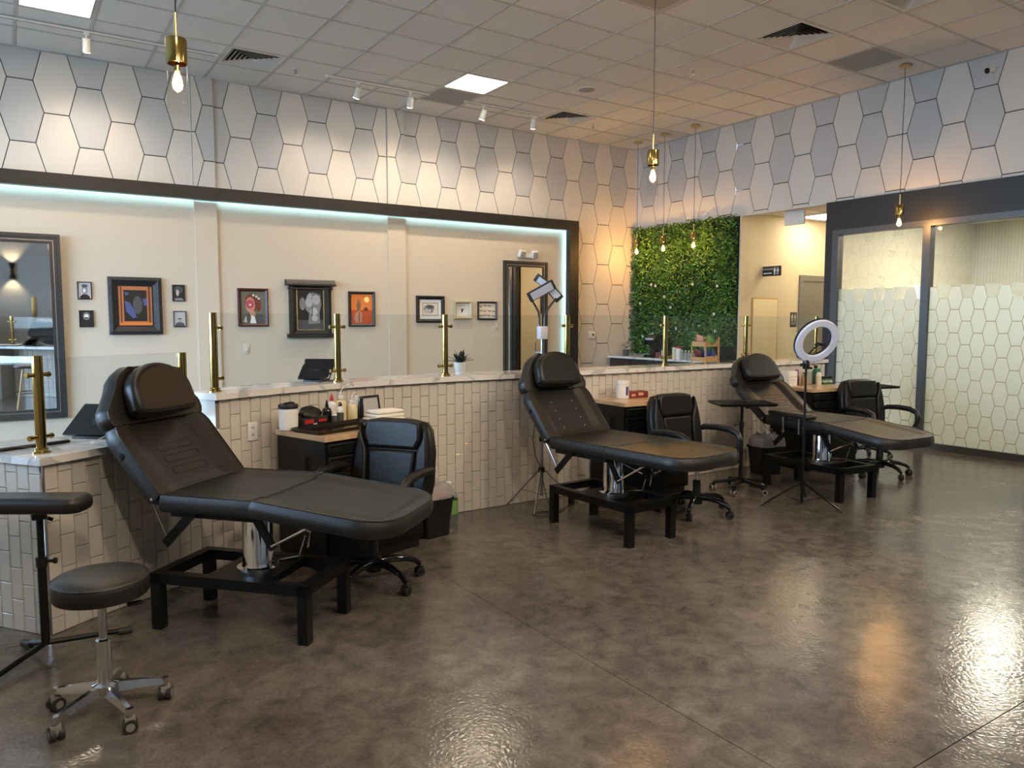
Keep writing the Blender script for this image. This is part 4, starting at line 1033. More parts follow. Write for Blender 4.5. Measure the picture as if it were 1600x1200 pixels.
# ================================================================ BINS, JUG
def bag_top(t, z, rx, ry, hgt, m1, seed):
    random.seed(seed); v = []; n2 = 30; prof = [(1.04, -.05), (1.10, 0.0), (1.08, .35), (1.02, .7), (.72, .95), (.3, .85), (.02, .70)]
    for j, (rr, zz) in enumerate(prof):
        for i in range(n2):
            th = 2 * math.pi * i / n2; k = 1 + (.05 if j else 0) * math.sin(5 * th + seed) + random.uniform(-.05, .05) * (j > 0)
            c, s = math.cos(th), math.sin(th); q = 1 / max(abs(c), abs(s)) ** .7
            v.append((rx * rr * k * c * q, ry * rr * k * s * q, z + hgt * zz * (1 + random.uniform(-.25, .25))))
    return MB().add(v, [(j * n2 + i, j * n2 + (i + 1) % n2, (j + 1) * n2 + (i + 1) % n2, (j + 1) * n2 + i) for j in range(len(prof) - 1) for i in range(n2)], 0, True).build('bin_liner', m1, t)
def bin_(loc, rz, h, w, d, label, hg, seed):
    t = thing('waste_bin', label, 'bin', (loc[0], loc[1], 0), rz)
    b = MB(); o0 = rounded(w * .82, d * .82, .03, 3); o1 = rounded(w, d, .035, 3); o2 = rounded(w + .014, d + .014, .038, 3); n = len(o0)
    v = [(*p, 0) for p in o0] + [(*p, h - .02) for p in o1] + [(*p, h - .02) for p in o2] + [(*p, h) for p in o2] + [(p[0] * .97, p[1] * .97, h) for p in o1] + [(p[0] * .97, p[1] * .97, .01) for p in o0]
    b.add(v, [(j * n + i, j * n + (i + 1) % n, (j + 1) * n + (i + 1) % n, (j + 1) * n + i) for j in range(5) for i in range(n)], 0, False); b.add(v, [tuple(range(n))[::-1], tuple(range(5 * n, 6 * n))])
    b.build('bucket', 'black_plastic', t)
    bag_top(t, h, w / 2, d / 2, hg, 'bag_film', seed)
    MB().rbox((.01, -.03, h + .008), (w * .7, d * .5, .05), .018).build('waste', 'coral', t)
    return t
bin_((2.39, 4.585), R(10), .265, .25, .22, 'black waste bin with clear liner beside the nearest tool cabinet', .10, 2)
bin_((6.07, 4.69), R(-15), .27, .27, .24, 'black waste bin with a puffed clear liner by the far bed', .11, 5)
jg = thing('water_jug', 'clear plastic water jug with a green label beside the waste bin', 'jug', (2.62, 4.75, 0))
MB().lathe([(.058, 0), (.066, .008), (.066, .05), (.062, .055), (.066, .06), (.066, .20), (.060, .225), (.035, .262), (.020, .275), (.018, .295)], n=28).build('body', 'jug_glass', jg)
MB().lathe([(.0675, .085), (.0675, .185)], n=28, cap=False).build('label_band', 'label_green', jg)
MB().lathe([(.020, .293), (.020, .310)], n=16).build('cap', 'white_plastic', jg)
MB().lathe([(.060, .006), (.064, .01), (.064, .075)], n=24).build('water', 'jug_glass', jg)

# ================================================================ ON THE STONE TOPS
def tablet(loc, rz, w, h, label, tilt=36):
    # screen faces the room (-Y before turning), leaning back
    t = thing('tablet_stand', label, 'tablet', loc, rz)
    mx = Matrix.Translation((0, 0, .016)) @ Matrix.Rotation(R(-tilt), 4, 'X')
    MB(mx).rbox((0, 0, h / 2), (w, .014, h), .005).build('case', 'gloss_black', t)
    MB(mx).box(-w / 2 + .012, w / 2 - .012, -.0080, -.0072, .012, h - .012).build('screen', 'gloss_black', t)
    MB().rbox((0, .05, .006), (w * .62, .13, .012), .004).build('base_plate', 'black_plastic', t)
    MB().bar((0, .06, .01), (0, .055, h * .42), .05, .014, up=(0, 1, 0)).build('support', 'black_plastic', t)
    return t
tablet((.36, 4.55, ZLT), R(-42), .33, .235, 'black screen leaning on the low countertop behind the nearest bed', 52)
p, a = at(face_s(1.78), .165); tablet((p.x, p.y + .04, ZHT), R(-42), .23, .19, 'black tablet leaning on the raised counter by the second brass post', 46)
p, a = at(face_s(6.03), .165); tablet((p.x, p.y + .04, ZHT), R(-42), .21, .19, 'black tablet leaning on the raised counter just above the far headrest', 46)
p = Vector((.07, 4.47)); a = R(20)
tb = thing('flat_tablet', 'tablet lying flat on the low countertop by the corner brass post', 'tablet', (p.x - .02, p.y + .02, ZLT), a + R(4))
MB().rbox((0, 0, .008), (.36, .24, .016), .006).build('case', 'black_plastic', tb); MB().box(-.165, .165, -.105, .105, .0161, .0168).build('screen', 'a_lgrey', tb)
pc, ac = at(.42, .10)
wc = MB().tube([(pc.x - .08, pc.y - .02, ZLT + .006), (pc.x + .0, pc.y + .02, ZLT + .035), (pc.x + .09, pc.y + .06, ZLT + .03), (pc.x + .16, pc.y + .085, ZLT + .006), (pc.x + .20, pc.y + .12, ZLT + .005)], .0035, 6)
tag(wc.build('white_cable', 'white_plastic'), 'white charging cable arching over the low countertop below the screen', 'cable')
p, a = at(face_s(2.95), .165)
pp = thing('potted_succulent', 'dark spiky succulent in a white pot on the raised counter', 'potted plant', (p.x, p.y, ZHT))
MB().lathe([(.030, 0), (.034, .004), (.040, .035), (.0405, .037), (.047, .095), (.043, .095), (.040, .085)], n=28).build('pot', 'white_plastic', pp)
MB().lathe([(.001, .086), (.042, .084)], n=20).build('soil', 'soil_back', pp)
for k in range(15):
    a = k * 2.4; el = R(78 - k * 4.2); L = .095 if k > 3 else .11
    c, s = math.cos(a), math.sin(a); v = []
    for f_, w in ((0, .014), (.35, .024), (.7, .017), (1, .0005)):
        r_ = .006 + L * f_ * math.cos(el) * (1 + .2 * f_); z = .085 + L * f_ * math.sin(el) - .02 * f_ * f_ * math.cos(el)
        for sd in (-1, 0, 1): v.append((c * r_ - s * w * sd, s * r_ + c * w * sd, z + (.004 if sd == 0 else .008)))
    b = MB().add(v, [(3 * i + j, 3 * i + j + 1, 3 * i + j + 4, 3 * i + j + 3) for i in range(3) for j in range(2)], 0, True); b.build('leaf', 'succulent', pp)

# ================================================================ COFFEE BAR BY THE GREEN WALL
BT = .90
cbx = thing('coffee_bar', 'dark base cabinet of the coffee bar below the green wall', 'cabinet', (0, 0, 0))
MB().box(8.24, 8.76, 7.44, 9.46, 0, BT - .03).build('body', 'dark_cab', cbx)
for k in range(4): MB().box(8.222, 8.24, 7.46 + .5 * k, 7.94 + .5 * k, .10, BT - .05).build('cabinet_door', 'dark_cab', cbx)
tag(MB().box(8.19, 8.74, 7.42, 9.47, BT - .03, BT).build('countertop', 'quartz'), 'white countertop of the coffee bar under the plant wall', 'countertop')
cm = thing('coffee_machine', 'black domed pod coffee machine on the coffee bar', 'coffee machine', (8.44, 8.62, BT))
v = []; prof = []
for i in range(13): a = R(180 * i / 12); prof.append((.17 * math.cos(a), .20 + .13 * math.sin(a)))
MB().prism([(.20, .0), (.20, .16), (.17, .25), (.10, .33), (.0, .355), (-.10, .33), (-.15, .27), (-.15, .20), (-.02, .20), (-.02, .04), (-.15, .04), (-.15, 0)], -.11, .11, ax='y').build('housing', 'gloss_black', cm)
MB().rbox((-.085, 0, .02), (.13, .17, .03), .006).build('drip_tray', 'black_plastic', cm)
MB().rbox((-.13, 0, .285), (.06, .16, .03), .01).build('lid_handle', 'lamp_face', cm)
MB().rbox((.10, -.16, .15), (.14, .10, .26), .02).build('water_tank', 'jug_glass', cm)
MB().lathe([(.03, 0), (.036, .09)], (-.09, 0, .036), 16).build('spout_cup', 'black_plastic', cm)
cup = thing('patterned_cup', 'black and white patterned cup with a bottle stopper on the coffee bar', 'cup', (8.30, 8.30, BT))
MB().lathe([(.035, 0), (.042, .12), (.040, .12), (.033, .01)], n=18).build('cup', 'a_white', cup)
for k in range(6):
    a = k * 1.05; MB().bar((.0395 * math.cos(a), .0395 * math.sin(a), .02), (.043 * math.cos(a + .5), .043 * math.sin(a + .5), .11), .010, .006).build('dark_stripe', 'a_black', cup)
MB().lathe([(.012, .10), (.014, .19), (.006, .22)], n=10).build('stopper', 'chrome', cup)
def sb(x, y, r, h, m, label, capm, ch, group=None, nm='bottle'):
    t = thing(nm, label, nm, (x, y, BT), 0, group)
    MB().lathe(bprof(r, h, r * .45, h * .28) if nm == 'bottle' else [(r * .95, 0), (r, .004), (r, h - .004), (r * .92, h)], n=16).build('body', m, t)
    MB().lathe([(r * (.5 if nm == 'bottle' else .96), h), (r * (.5 if nm == 'bottle' else .96), h + ch)], n=14).build('cap', capm, t)
sb(8.30, 8.44, .028, .075, 'dark_red', 'left one of two dark red canisters by the coffee machine', 'dark_red', .012, 'red canisters', 'canister')
sb(8.30, 8.385, .028, .075, 'dark_red', 'right one of two dark red canisters by the coffee machine', 'dark_red', .012, 'red canisters', 'canister')
sb(8.30, 8.085, .034, .15, 'yellowish', 'yellow-striped creamer canister right of the coffee-bar brass post', 'white_plastic', .02, None, 'canister')
sb(8.28, 7.985, .040, .16, 'a_white', 'white canister with a red lid and red print on the coffee bar', 'red', .028, None, 'canister')
for k in range(6): sb(8.27, 7.90 - .066 * k, .027, .12, 'bottle_clear', ('small clear water bottle standing nearest the red-lidded canister', 'small clear water bottle second from the red-lidded canister', 'small clear water bottle third from the red-lidded canister', 'small clear water bottle fourth from the red-lidded canister', 'small clear water bottle fifth from the red-lidded canister', 'small clear water bottle standing next to the snack rack')[k], 'white_plastic', .014, 'water bottles on the coffee bar')
RKX, RKY = 5.78, 5.215
rk = thing('snack_rack', 'two-tier bamboo snack rack standing behind the glass on the raised counter', 'rack', (RKX, RKY, ZHT))
def tray_(z):
    b = MB(); h = .085
    b.box(-.10, .10, -h, h, z, z + .008).box(-.10, -.092, -h, h, z + .008, z + .045).box(.092, .10, -h, h, z + .008, z + .07).box(-.092, .092, -h, -h + .008, z + .008, z + .055).box(-.092, .092, h - .008, h, z + .008, z + .055)
    return b.build('shelf_tray', 'bamboo', rk)
tray_(.015); tray_(.165)
for y in (-.088, .088): MB().box(.082, .10, y - .005, y + .005, 0, .255).box(-.10, -.09, y - .005, y + .005, 0, .17).build('upright', 'bamboo', rk)
def snack(dx, dy, z, m, label, rx=.35, w=.085, h=.115):
    t = thing('snack_bag', label, 'snack bag', (RKX + dx, RKY + dy, ZHT + z), 0, 'snack bags in the bamboo rack')
    mx = Matrix.Rotation(R(-25), 4, 'Y') @ Matrix.Rotation(rx, 4, 'X'); v = []
    for i in range(5):
        for j in range(5):
            u_, w_ = i / 4 - .5, j / 4; bul = .018 * math.cos(u_ * math.pi) * math.sin(w_ * math.pi)
            v.append((-bul, u_ * w, w_ * h))
    nv = len(v); v += [(-p[0], p[1], p[2]) for p in v]
    f = [(5 * i + j, 5 * i + j + 1, 5 * i + j + 6, 5 * i + j + 5) for i in range(4) for j in range(4)]
    MB(mx).add(v, f + [tuple(k + nv for k in q_[::-1]) for q_ in f], 0, True).build('pouch', m, t)
snack(-.04, .035, .026, 'dark_red', 'red snack bag on the lower rack shelf', .1)
snack(.0, .0, .026, 'blue', 'blue snack bag in the middle of the lower rack shelf', .3)
snack(.05, -.03, .026, 'blue', 'blue snack bag at the right of the lower rack shelf', .4)
snack(-.05, .02, .176, 'coral', 'orange snack bag on the upper rack shelf', .3)
snack(-.0, -.01, .176, 'leaf_c', 'bright green snack bag lying across the upper rack shelf', .9, .10, .13)
snack(.05, -.02, .176, 'label_green', 'green snack bag at the right of the upper rack shelf', .7)
pl = thing('small_plant', 'grey-leaved plant in a dark pot at the corner end of the coffee bar', 'potted plant', (8.42, 9.28, BT))
MB().lathe([(.045, 0), (.062, .10), (.058, .10), (.044, .01)], n=20).build('pot', 'a_dgrey', pl)
random.seed(11)
for k in range(22):
    a = random.uniform(0, 6.28); r_ = random.uniform(.01, .075); z = random.uniform(.10, .21); c, s = math.cos(a), math.sin(a)
    MB().add([(c * r_, s * r_, z), (c * r_ - s * .02 + c * .02, s * r_ + c * .02 + s * .02, z + .012), (c * (r_ + .055), s * (r_ + .055), z + .03), (c * r_ + s * .02 + c * .02, s * r_ - c * .02 + s * .02, z + .012)], [(0, 1, 2, 3)]).build('leaf', 'a_grey' if k % 3 else 'a_lgrey', pl)

# ================================================================ GREEN WALL
gw = thing('plant_wall', 'dense artificial green foliage panel on the wall beside the hall', 'plant wall', (X2, 8.40, 0))
gw.location = (0, 0, 0)
MB().box(X2 - .03, X2 - .008, HY1 + .02, 9.47, .93, 2.95).build('backing', 'soil_back', gw)
random.seed(21)
V_, F_, I_ = [], [], []
def leaf(c, d, w, L, mi):
    d = d.normalized(); s_ = d.cross(Vector((random.uniform(-1, 1), random.uniform(-1, 1), random.uniform(-1, 1)))).normalized(); o = len(V_)
    V_.extend([c, c + d * (L * .5) + s_ * w, c + d * L, c + d * (L * .5) - s_ * w]); F_.append((o, o + 1, o + 2, o + 3)); I_.append(mi)
for _ in range(17000):
    y = random.uniform(HY1 + .02, 9.50); z = random.uniform(.94, 2.97); x = X2 - .03 - random.random() ** 1.5 * .085 * min(1, (y - HY1) * 6 + .3)
    h_ = math.sin(y * 5.1 + math.sin(z * 4)) + math.sin(z * 6.3 + y * 2.2)
    d = Vector((-random.uniform(.2, 1), random.uniform(-1, 1), random.uniform(-1, .9)))
    r_ = random.random() + h_ * .10
    mi = 3 if r_ < .18 else 0 if r_ < .50 else 1 if r_ < .85 else 2
    leaf(Vector((x, y, z)), d, random.uniform(.008, .016), random.uniform(.03, .06), mi)
for _ in range(150):                                            # fern tufts
    y = random.uniform(HY1 + .06, 9.44); z = random.uniform(1.08, 2.88); c = Vector((X2 - .06, y, z)); mi = random.choice((0, 1, 0))
    for k in range(16):
        a = random.uniform(0, 6.28); leaf(c, Vector((-.55, math.cos(a), math.sin(a))), .007, random.uniform(.10, .20), mi)
b = MB(); b.v = [tuple(p) for p in V_]; b.f = F_; b.m = I_; b.s = [False] * len(F_)
stuff(b.build('foliage', ['leaf_a', 'leaf_b', 'leaf_c', 'leaf_d'], gw))
random.seed(5)
for k in range(14):
    y = random.uniform(7.6, 9.3); z = random.uniform(1.1, 2.1); b = MB()
    for j in range(5):
        a = j * 1.257; b.add([(X2 - .15, y, z), (X2 - .158, y + .018 * math.cos(a - .4), z + .018 * math.sin(a - .4)), (X2 - .155, y + .03 * math.cos(a), z + .03 * math.sin(a)), (X2 - .158, y + .018 * math.cos(a + .4), z + .018 * math.sin(a + .4))], [(0, 1, 2, 3)])
    b.build('white_flower', 'a_white', gw)

# ================================================================ WALL ART, MIRRORS, WALL FITTINGS
YW = Y1 - .012                                                 # plaster face
def picture(x0, x1, z0, z1, fw, fm, label, art, mat_w=0.0, depth=.03, tilt=0, extra=None, line=None):
    t = thing('framed_picture', label, 'picture', ((x0 + x1) / 2, YW, z0))
    w, h = x1 - x0, z1 - z0; d = depth
    b = MB()
    for pts in ([(-w / 2, 0), (w / 2, 0), (w / 2 - fw, fw), (-w / 2 + fw, fw)], [(w / 2, 0), (w / 2, h), (w / 2 - fw, h - fw), (w / 2 - fw, fw)], [(w / 2, h), (-w / 2, h), (-w / 2 + fw, h - fw), (w / 2 - fw, h - fw)], [(-w / 2, h), (-w / 2, 0), (-w / 2 + fw, fw), (-w / 2 + fw, h - fw)]):
        c = [(sum(p[0] for p in pts) / 4), (sum(p[1] for p in pts) / 4)]
        o = [pts[0], pts[1]]; i_ = [pts[2], pts[3]]
        v = [(p[0], 0, p[1]) for p in pts] + [(p[0], -d * .8, p[1]) for p in o] + [(p[0], -d * .45, p[1]) for p in i_]
        m1 = [((pts[0][0] * .6 + pts[3][0] * .4), (pts[0][1] * .6 + pts[3][1] * .4)), ((pts[1][0] * .6 + pts[2][0] * .4), (pts[1][1] * .6 + pts[2][1] * .4))]
        v += [(p[0], -d, p[1]) for p in m1]
        b.add(v, [(0, 1, 5, 4), (4, 5, 9, 8), (8, 9, 6, 7), (7, 6, 2, 3), (3, 2, 1, 0), (0, 4, 8, 7, 3), (1, 2, 6, 9, 5)])
    b.build('frame', fm, t)
    if line:
        lw = .008; i = fw - .002; MB().box(-w / 2 + i, w / 2 - i, -d * .5 - .003, -d * .3, i, i + lw).box(-w / 2 + i, w / 2 - i, -d * .5 - .003, -d * .3, h - i - lw, h - i).box(-w / 2 + i, -w / 2 + i + lw, -d * .5 - .003, -d * .3, i, h - i).box(w / 2 - i - lw, w / 2 - i, -d * .5 - .003, -d * .3, i, h - i).build('gilt_edge', line, t)
    iw, ih = w - 2 * fw, h - 2 * fw
    if mat_w:
        MB().box(-iw / 2, iw / 2, -.007, -.002, fw, h - fw).build('mount_board', 'a_white', t); iw -= 2 * mat_w; ih -= 2 * mat_w
    zb = (h - ih) / 2
    b = MB(); ms = []
    for k, (m_, poly) in enumerate(art):
        if m_ not in ms: ms.append(m_)
        y = -.0078 - .00022 * k
        b.add([(-iw / 2 + p[0] * iw, y, zb + p[1] * ih) for p in poly], [tuple(range(len(poly)))], ms.index(m_))
    b.build('print', ms, t)
    if extra: extra(t, w, h)
    return t
SQ = [(0, 0), (1, 0), (1, 1), (0, 1)]
def rect(x0, x1, y0, y1): return [(x0, y0), (x1, y0), (x1, y1), (x0, y1)]
def ell(cx, cy, rx, ry, n=18, a0=0): return [(cx + rx * math.cos(2 * math.pi * i / n + a0), cy + ry * math.sin(2 * math.pi * i / n + a0)) for i in range(n)]
bust = lambda f, s: [(s, [(.08, 0), (.92, 0), (.85, .16), (.62, .28), (.38, .28), (.15, .16)]), (f, ell(.5, .55, .24, .31)), ('a_dgrey', ell(.5, .80, .25, .10)), ('a_white', ell(.47, .50, .11, .13))]
picture(.690, .828, 1.698, 1.888, .010, 'pic_black', 'small black and white portrait, upper of the pair by the tall mirror', [('a_lgrey', SQ)] + bust('a_grey', 'a_black'), depth=.02)
picture(.695, .835, 1.398, 1.579, .010, 'pic_black', 'small dark portrait, lower of the pair by the tall mirror', [('a_black', SQ), ('a_grey', ell(.5, .68, .27, .26)), ('a_white', ell(.5, .68, .17, .13)), ('a_black', ell(.5, .56, .12, .05))], depth=.02)
picture(.981, 1.524, 1.314, 1.952, .088, 'pic_carved', 'large carved black frame with an orange-bordered dark painting', [
    ('a_black', SQ), ('a_wood', rect(.04, .96, .03, .97)), ('a_dwood', rect(.09, .13, .03, .97)), ('a_dwood', rect(.86, .92, .03, .97)), ('a_orange', rect(.04, .96, .03, .10)), ('a_black', rect(.18, .82, .13, .88)),
    ('a_blue', [(.20, .62), (.34, .58), (.46, .40), (.52, .22), (.42, .20), (.24, .36)]), ('a_blue', [(.70, .66), (.82, .70), (.82, .52), (.74, .50)]), ('a_dgrey', ell(.56, .52, .13, .22)), ('a_blue', [(.20, .84), (.34, .80), (.24, .74)])], depth=.05)
picture(1.638, 1.777, 1.690, 1.879, .010, 'pic_black', 'small dark portrait, upper of the pair left of the first pilaster', [('a_black', SQ), ('a_dgrey', ell(.5, .72, .40, .24)), ('a_lgrey', ell(.40, .52, .13, .22)), ('a_grey', [(.1, 0), (.95, 0), (.8, .16), (.2, .16)])], depth=.02)
picture(1.642, 1.781, 1.394, 1.578, .010, 'pic_black', 'small pale-ground portrait, lower of the pair left of the first pilaster', [('a_lgrey', SQ), ('a_dgrey', [(.05, 0), (.95, 0), (.85, .2), (.6, .3), (.4, .3), (.15, .2)]), ('a_lgrey', ell(.5, .6, .25, .34)), ('a_dgrey', ell(.5, .52, .20, .05)), ('a_grey', ell(.52, .36, .10, .06))], depth=.02)
picture(2.365, 2.727, 1.397, 1.859, .038, 'pic_redwood', 'red-brown framed portrait of a red-haired figure in a pale jacket', [
    ('a_olive', SQ), ('a_hair', ell(.45, .66, .30, .27)), ('a_hair', ell(.72, .58, .12, .22)), ('a_skin', ell(.38, .58, .20, .24)), ('a_pink', ell(.37, .60, .18, .14)), ('a_white', ell(.38, .58, .04, .03)),
    ('a_skin', [(.34, .40), (.56, .38), (.62, .16), (.40, .16)]), ('a_dgrey', [(.04, 0), (.96, 0), (.90, .28), (.62, .30), (.5, .1), (.30, .32), (.10, .26)]), ('a_white', [(.36, 0), (.62, 0), (.56, .20), (.42, .26)]), ('a_lgrey', [(.08, .05), (.24, .02), (.20, .26)]), ('a_cream', ell(.52, .88, .05, .035)), ('a_cream', ell(.64, .84, .05, .035)), ('a_cream', ell(.74, .78, .05, .035))], depth=.03)
def cornice(t, w, h):
    MB().prism([(0, 0), (-.105, .0), (-.105, .016), (-.085, .022), (-.055, .06), (-.045, .075), (0, .075)], -w / 2 - .045, w / 2 + .045, ax='x').build('cornice', 'pic_black', t).location.z = h - .070
    MB().prism([(0, 0), (-.06, 0), (-.06, .02), (0, .02)], -w / 2 - .012, w / 2 + .012, ax='x').build('frieze_bead', 'pic_black', t).location.z = h - .115
    MB().prism([(0, .05), (-.05, .05), (-.05, .03), (-.08, .012), (-.08, 0), (0, 0)], -w / 2 - .03, w / 2 + .03, ax='x').build('sill_moulding', 'pic_black', t)
t = picture(2.985, 3.525, 1.255, 1.975, .095, 'pic_black', 'black tabernacle-style frame with cornice around a grey sculptural study', [
    ('a_black', SQ), ('a_dgrey', rect(0, 1, 0, .24)), ('a_grey', [(.30, .62), (.40, .84), (.62, .90), (.88, .84), (.92, .60), (.84, .42), (.86, .16), (.42, .14), (.46, .40), (.34, .48)]),
    ('a_lgrey', ell(.46, .66, .13, .12)), ('a_lgrey', ell(.72, .72, .15, .12)), ('a_lgrey', ell(.64, .44, .13, .10)), ('a_grey', ell(.22, .62, .11, .15)), ('a_lgrey', [(.38, .78), (.50, .90), (.60, .80), (.48, .74)]), ('a_dgrey', [(.56, .56), (.60, .56), (.57, .22), (.53, .22)]), ('a_lgrey', ell(.66, .28, .12, .07))], depth=.045, extra=cornice, line='gold_line')
picture(3.765, 4.134, 1.391, 1.851, .036, 'pic_black', 'black framed orange desert painting with a low sun', [
    ('a_orange', SQ), ('a_dorange', rect(0, 1, 0, .46)), ('a_sun', ell(.74, .82, .12, .10)), ('a_brown', [(.30, .40), (.26, .62), (.34, .90), (.40, .70), (.46, .86), (.46, .60), (.40, .42)]), ('a_skin', [(.22, .04), (.50, .04), (.52, .34), (.40, .46), (.20, .36), (.12, .18)]), ('a_dwood', [(.56, .44), (.62, .54), (.74, .56), (.82, .44)]), ('a_dwood', rect(.36, .40, .06, .40))], depth=.03)
picture(4.745, 5.182, 1.441, 1.811, .050, 'pic_black', 'wide black frame with a small grey eye drawing on white mount', [
    ('a_dwood', SQ), ('a_cream', rect(.03, .97, .04, .96)), ('a_grey', ell(.42, .52, .34, .34)), ('a_lgrey', ell(.30, .34, .20, .20)), ('a_dgrey', ell(.50, .68, .24, .14)), ('a_white', ell(.60, .42, .14, .06)), ('a_black', ell(.60, .42, .05, .06))], mat_w=.045, depth=.035)
picture(5.329, 5.622, 1.487, 1.749, .040, 'pic_gold', 'pale gold box frame with a tiny black bird mark on white', [
    ('a_white', SQ), ('a_blue', rect(.14, .72, .84, .87)), ('a_black', [(.30, .74), (.42, .52), (.48, .72), (.52, .54), (.66, .68), (.54, .40), (.40, .24), (.44, .44)])], depth=.05)
moth = []
random.seed(9)
for k in range(11):
    cx, cy = .12 + .25 * (k % 4) + random.uniform(-.03, .03), .18 + .32 * (k // 4) + random.uniform(-.04, .04)
    moth += [('a_brown', [(cx - .10, cy + .08), (cx, cy), (cx + .10, cy + .08), (cx + .06, cy - .07), (cx, cy - .03), (cx - .06, cy - .07)])]
picture(5.731, 6.060, 1.478, 1.745, .026, 'pic_black', 'black framed sheet of small brown moths beside the far mirror', [('a_cream', SQ)] + moth, depth=.03)

def wall_mirror(x0, x1, z0, z1, fw, label, tilt=0.0):
    t = thing('framed_mirror', label, 'mirror', ((x0 + x1) / 2, YW, z0)); t.rotation_euler = (R(tilt), 0, 0)
    w, h = x1 - x0, z1 - z0
    def ring(o0, o1, d0, d1, m, nm):
        b = MB(); b.box(-w / 2 + o0, w / 2 - o0, -d1, -d0, o0, o1).box(-w / 2 + o0, w / 2 - o0, -d1, -d0, h - o1, h - o0).box(-w / 2 + o0, -w / 2 + o1, -d1, -d0, o1, h - o1).box(w / 2 - o1, w / 2 - o0, -d1, -d0, o1, h - o1); b.build(nm, m, t)
    ring(0, fw * .34, 0, .045, 'mirror_frame', 'outer_frame'); ring(fw * .34, fw * .62, 0, .032, 'mirror_frame', 'frame_cove'); ring(fw * .62, fw * .70, 0, .034, 'silver_line', 'silver_bead'); ring(fw * .70, fw, 0, .024, 'mirror_frame', 'inner_frame')
    MB().box(-w / 2 + fw * .9, w / 2 - fw * .9, -.016, -.008, fw * .9, h - fw * .9).build('mirror_glass', 'mirror', t)
wall_mirror(-.62, .545, .43, 2.372, .10, 'tall dark-framed mirror cut by the left edge of the picture', 1.3)
wall_mirror(6.174, 6.964, .42, 2.352, .085, 'tall dark-framed mirror near the end of the lit wall')
em = thing('emergency_light', 'white emergency light with two square heads above the far mirror', 'emergency light', (6.59, YW, 2.40))
MB().rbox((0, -.03, .035), (.20, .06, .07), .01).build('body', 'white_plastic', em)
for sx in (-1, 1):
    hd_ = MB(Matrix.Translation((sx * .115, -.06, .055)) @ Matrix.Rotation(R(18), 4, 'X') @ Matrix.Rotation(R(-8 * sx), 4, 'Y')).rbox((0, 0, 0), (.11, .07, .11), .015).build('lamp_head', 'white_plastic', em)
    MB(Matrix.Translation((sx * .115, -.06, .055)) @ Matrix.Rotation(R(18), 4, 'X') @ Matrix.Rotation(R(-8 * sx), 4, 'Y')).box(-.042, .042, -.038, -.034, -.042, .042).build('lens', 'ceil_dim', hd_)
for x_, z_, lb in ((2.455, 1.125, 'pale blank wall plate below the red-brown framed portrait'), (6.06, 1.40, 'pale wall switch plate beside the far mirror')):
    t = thing('wall_plate', lb, 'wall plate', (x_, YW, z_)); MB().rbox((0, -.003, 0), (.075, .006, .12), .002).build('cover', 'cream', t); MB().box(-.012, .012, -.009, -.006, -.025, .025).build('rocker', 'white_paint', t)
th_ = thing('thermostat', 'small white thermostat on the hexagon wall by the corner', 'thermostat', (7.873, Y1 - .008, 1.18))
MB().rbox((0, -.012, .058), (.135, .024, .115), .006).build('case', 'white_plastic', th_); MB().box(.0, .035, -.0255, -.024, .045, .08).build('display', 'a_dgrey', th_)
sc_ = thing('security_camera', 'small white dome camera with black lens high on the right wall', 'camera', (X2 - .008, 4.056, 4.06))
MB().cyl((0, 0, .04), (-.03, 0, .04), .035, n=18).build('mount', 'white_plastic', sc_)
MB().cyl((-.03, 0, .035), (-.085, .02, .018), .032, .034, n=18).build('body', 'white_plastic', sc_); MB().cyl((-.085, .02, .018), (-.092, .0225, .016), .030, n=18).build('lens', 'black_hole', sc_)

# hall fittings
HW = HY1
hm = thing('hall_mirror', 'narrow brass-edged mirror on the cream hall wall', 'mirror', (9.343, HW, .55))
MB().box(-.29, .29, -.02, 0, 0, 1.25).build('frame', 'brass_satin', hm); MB().box(-.272, .272, -.024, -.02, .018, 1.232).build('mirror_glass', 'mirror', hm)
mat('sign_black', (.010, .009, .009), .35)
def text(parent, s_, size, mx, m, name='lettering'):
    cu = bpy.data.curves.new(name, 'FONT'); cu.body = s_; cu.size = size; cu.align_x = 'CENTER'; cu.align_y = 'CENTER'; cu.extrude = .0006
    o = bpy.data.objects.new(name, cu); me = bpy.data.meshes.new_from_object(o); bpy.data.objects.remove(o); bpy.data.curves.remove(cu)
    me.transform(mx); me.materials.append(M[m]); o = bpy.data.objects.new(name, me); COL.objects.link(o); o.parent = parent; return o
def person(b, cx, cz, h, skirt, y=-.001):
    b.add([(cx + p[0], y, cz + p[1]) for p in ell(0, h * .43, h * .085, h * .085, 12)], [tuple(range(12))])
    if skirt: pl_ = [(-.10, .30), (.10, .30), (.20, -.06), (.08, -.06), (.08, -.5), (.015, -.5), (.015, -.06), (-.015, -.06), (-.015, -.5), (-.08, -.5), (-.08, -.06), (-.20, -.06)]
    else: pl_ = [(-.16, .30), (.16, .30), (.16, -.05), (.10, -.05), (.10, -.5), (.015, -.5), (.015, -.08), (-.015, -.08), (-.015, -.5), (-.10, -.5), (-.10, -.05), (-.16, -.05)]
    b.add([(cx + p[0] * h, y, cz + p[1] * h) for p in pl_], [tuple(range(12))])
rs = thing('restroom_sign', 'black projecting RESTROOM sign with white arrow and figures', 'sign', (9.295, HW - .0, 2.112))
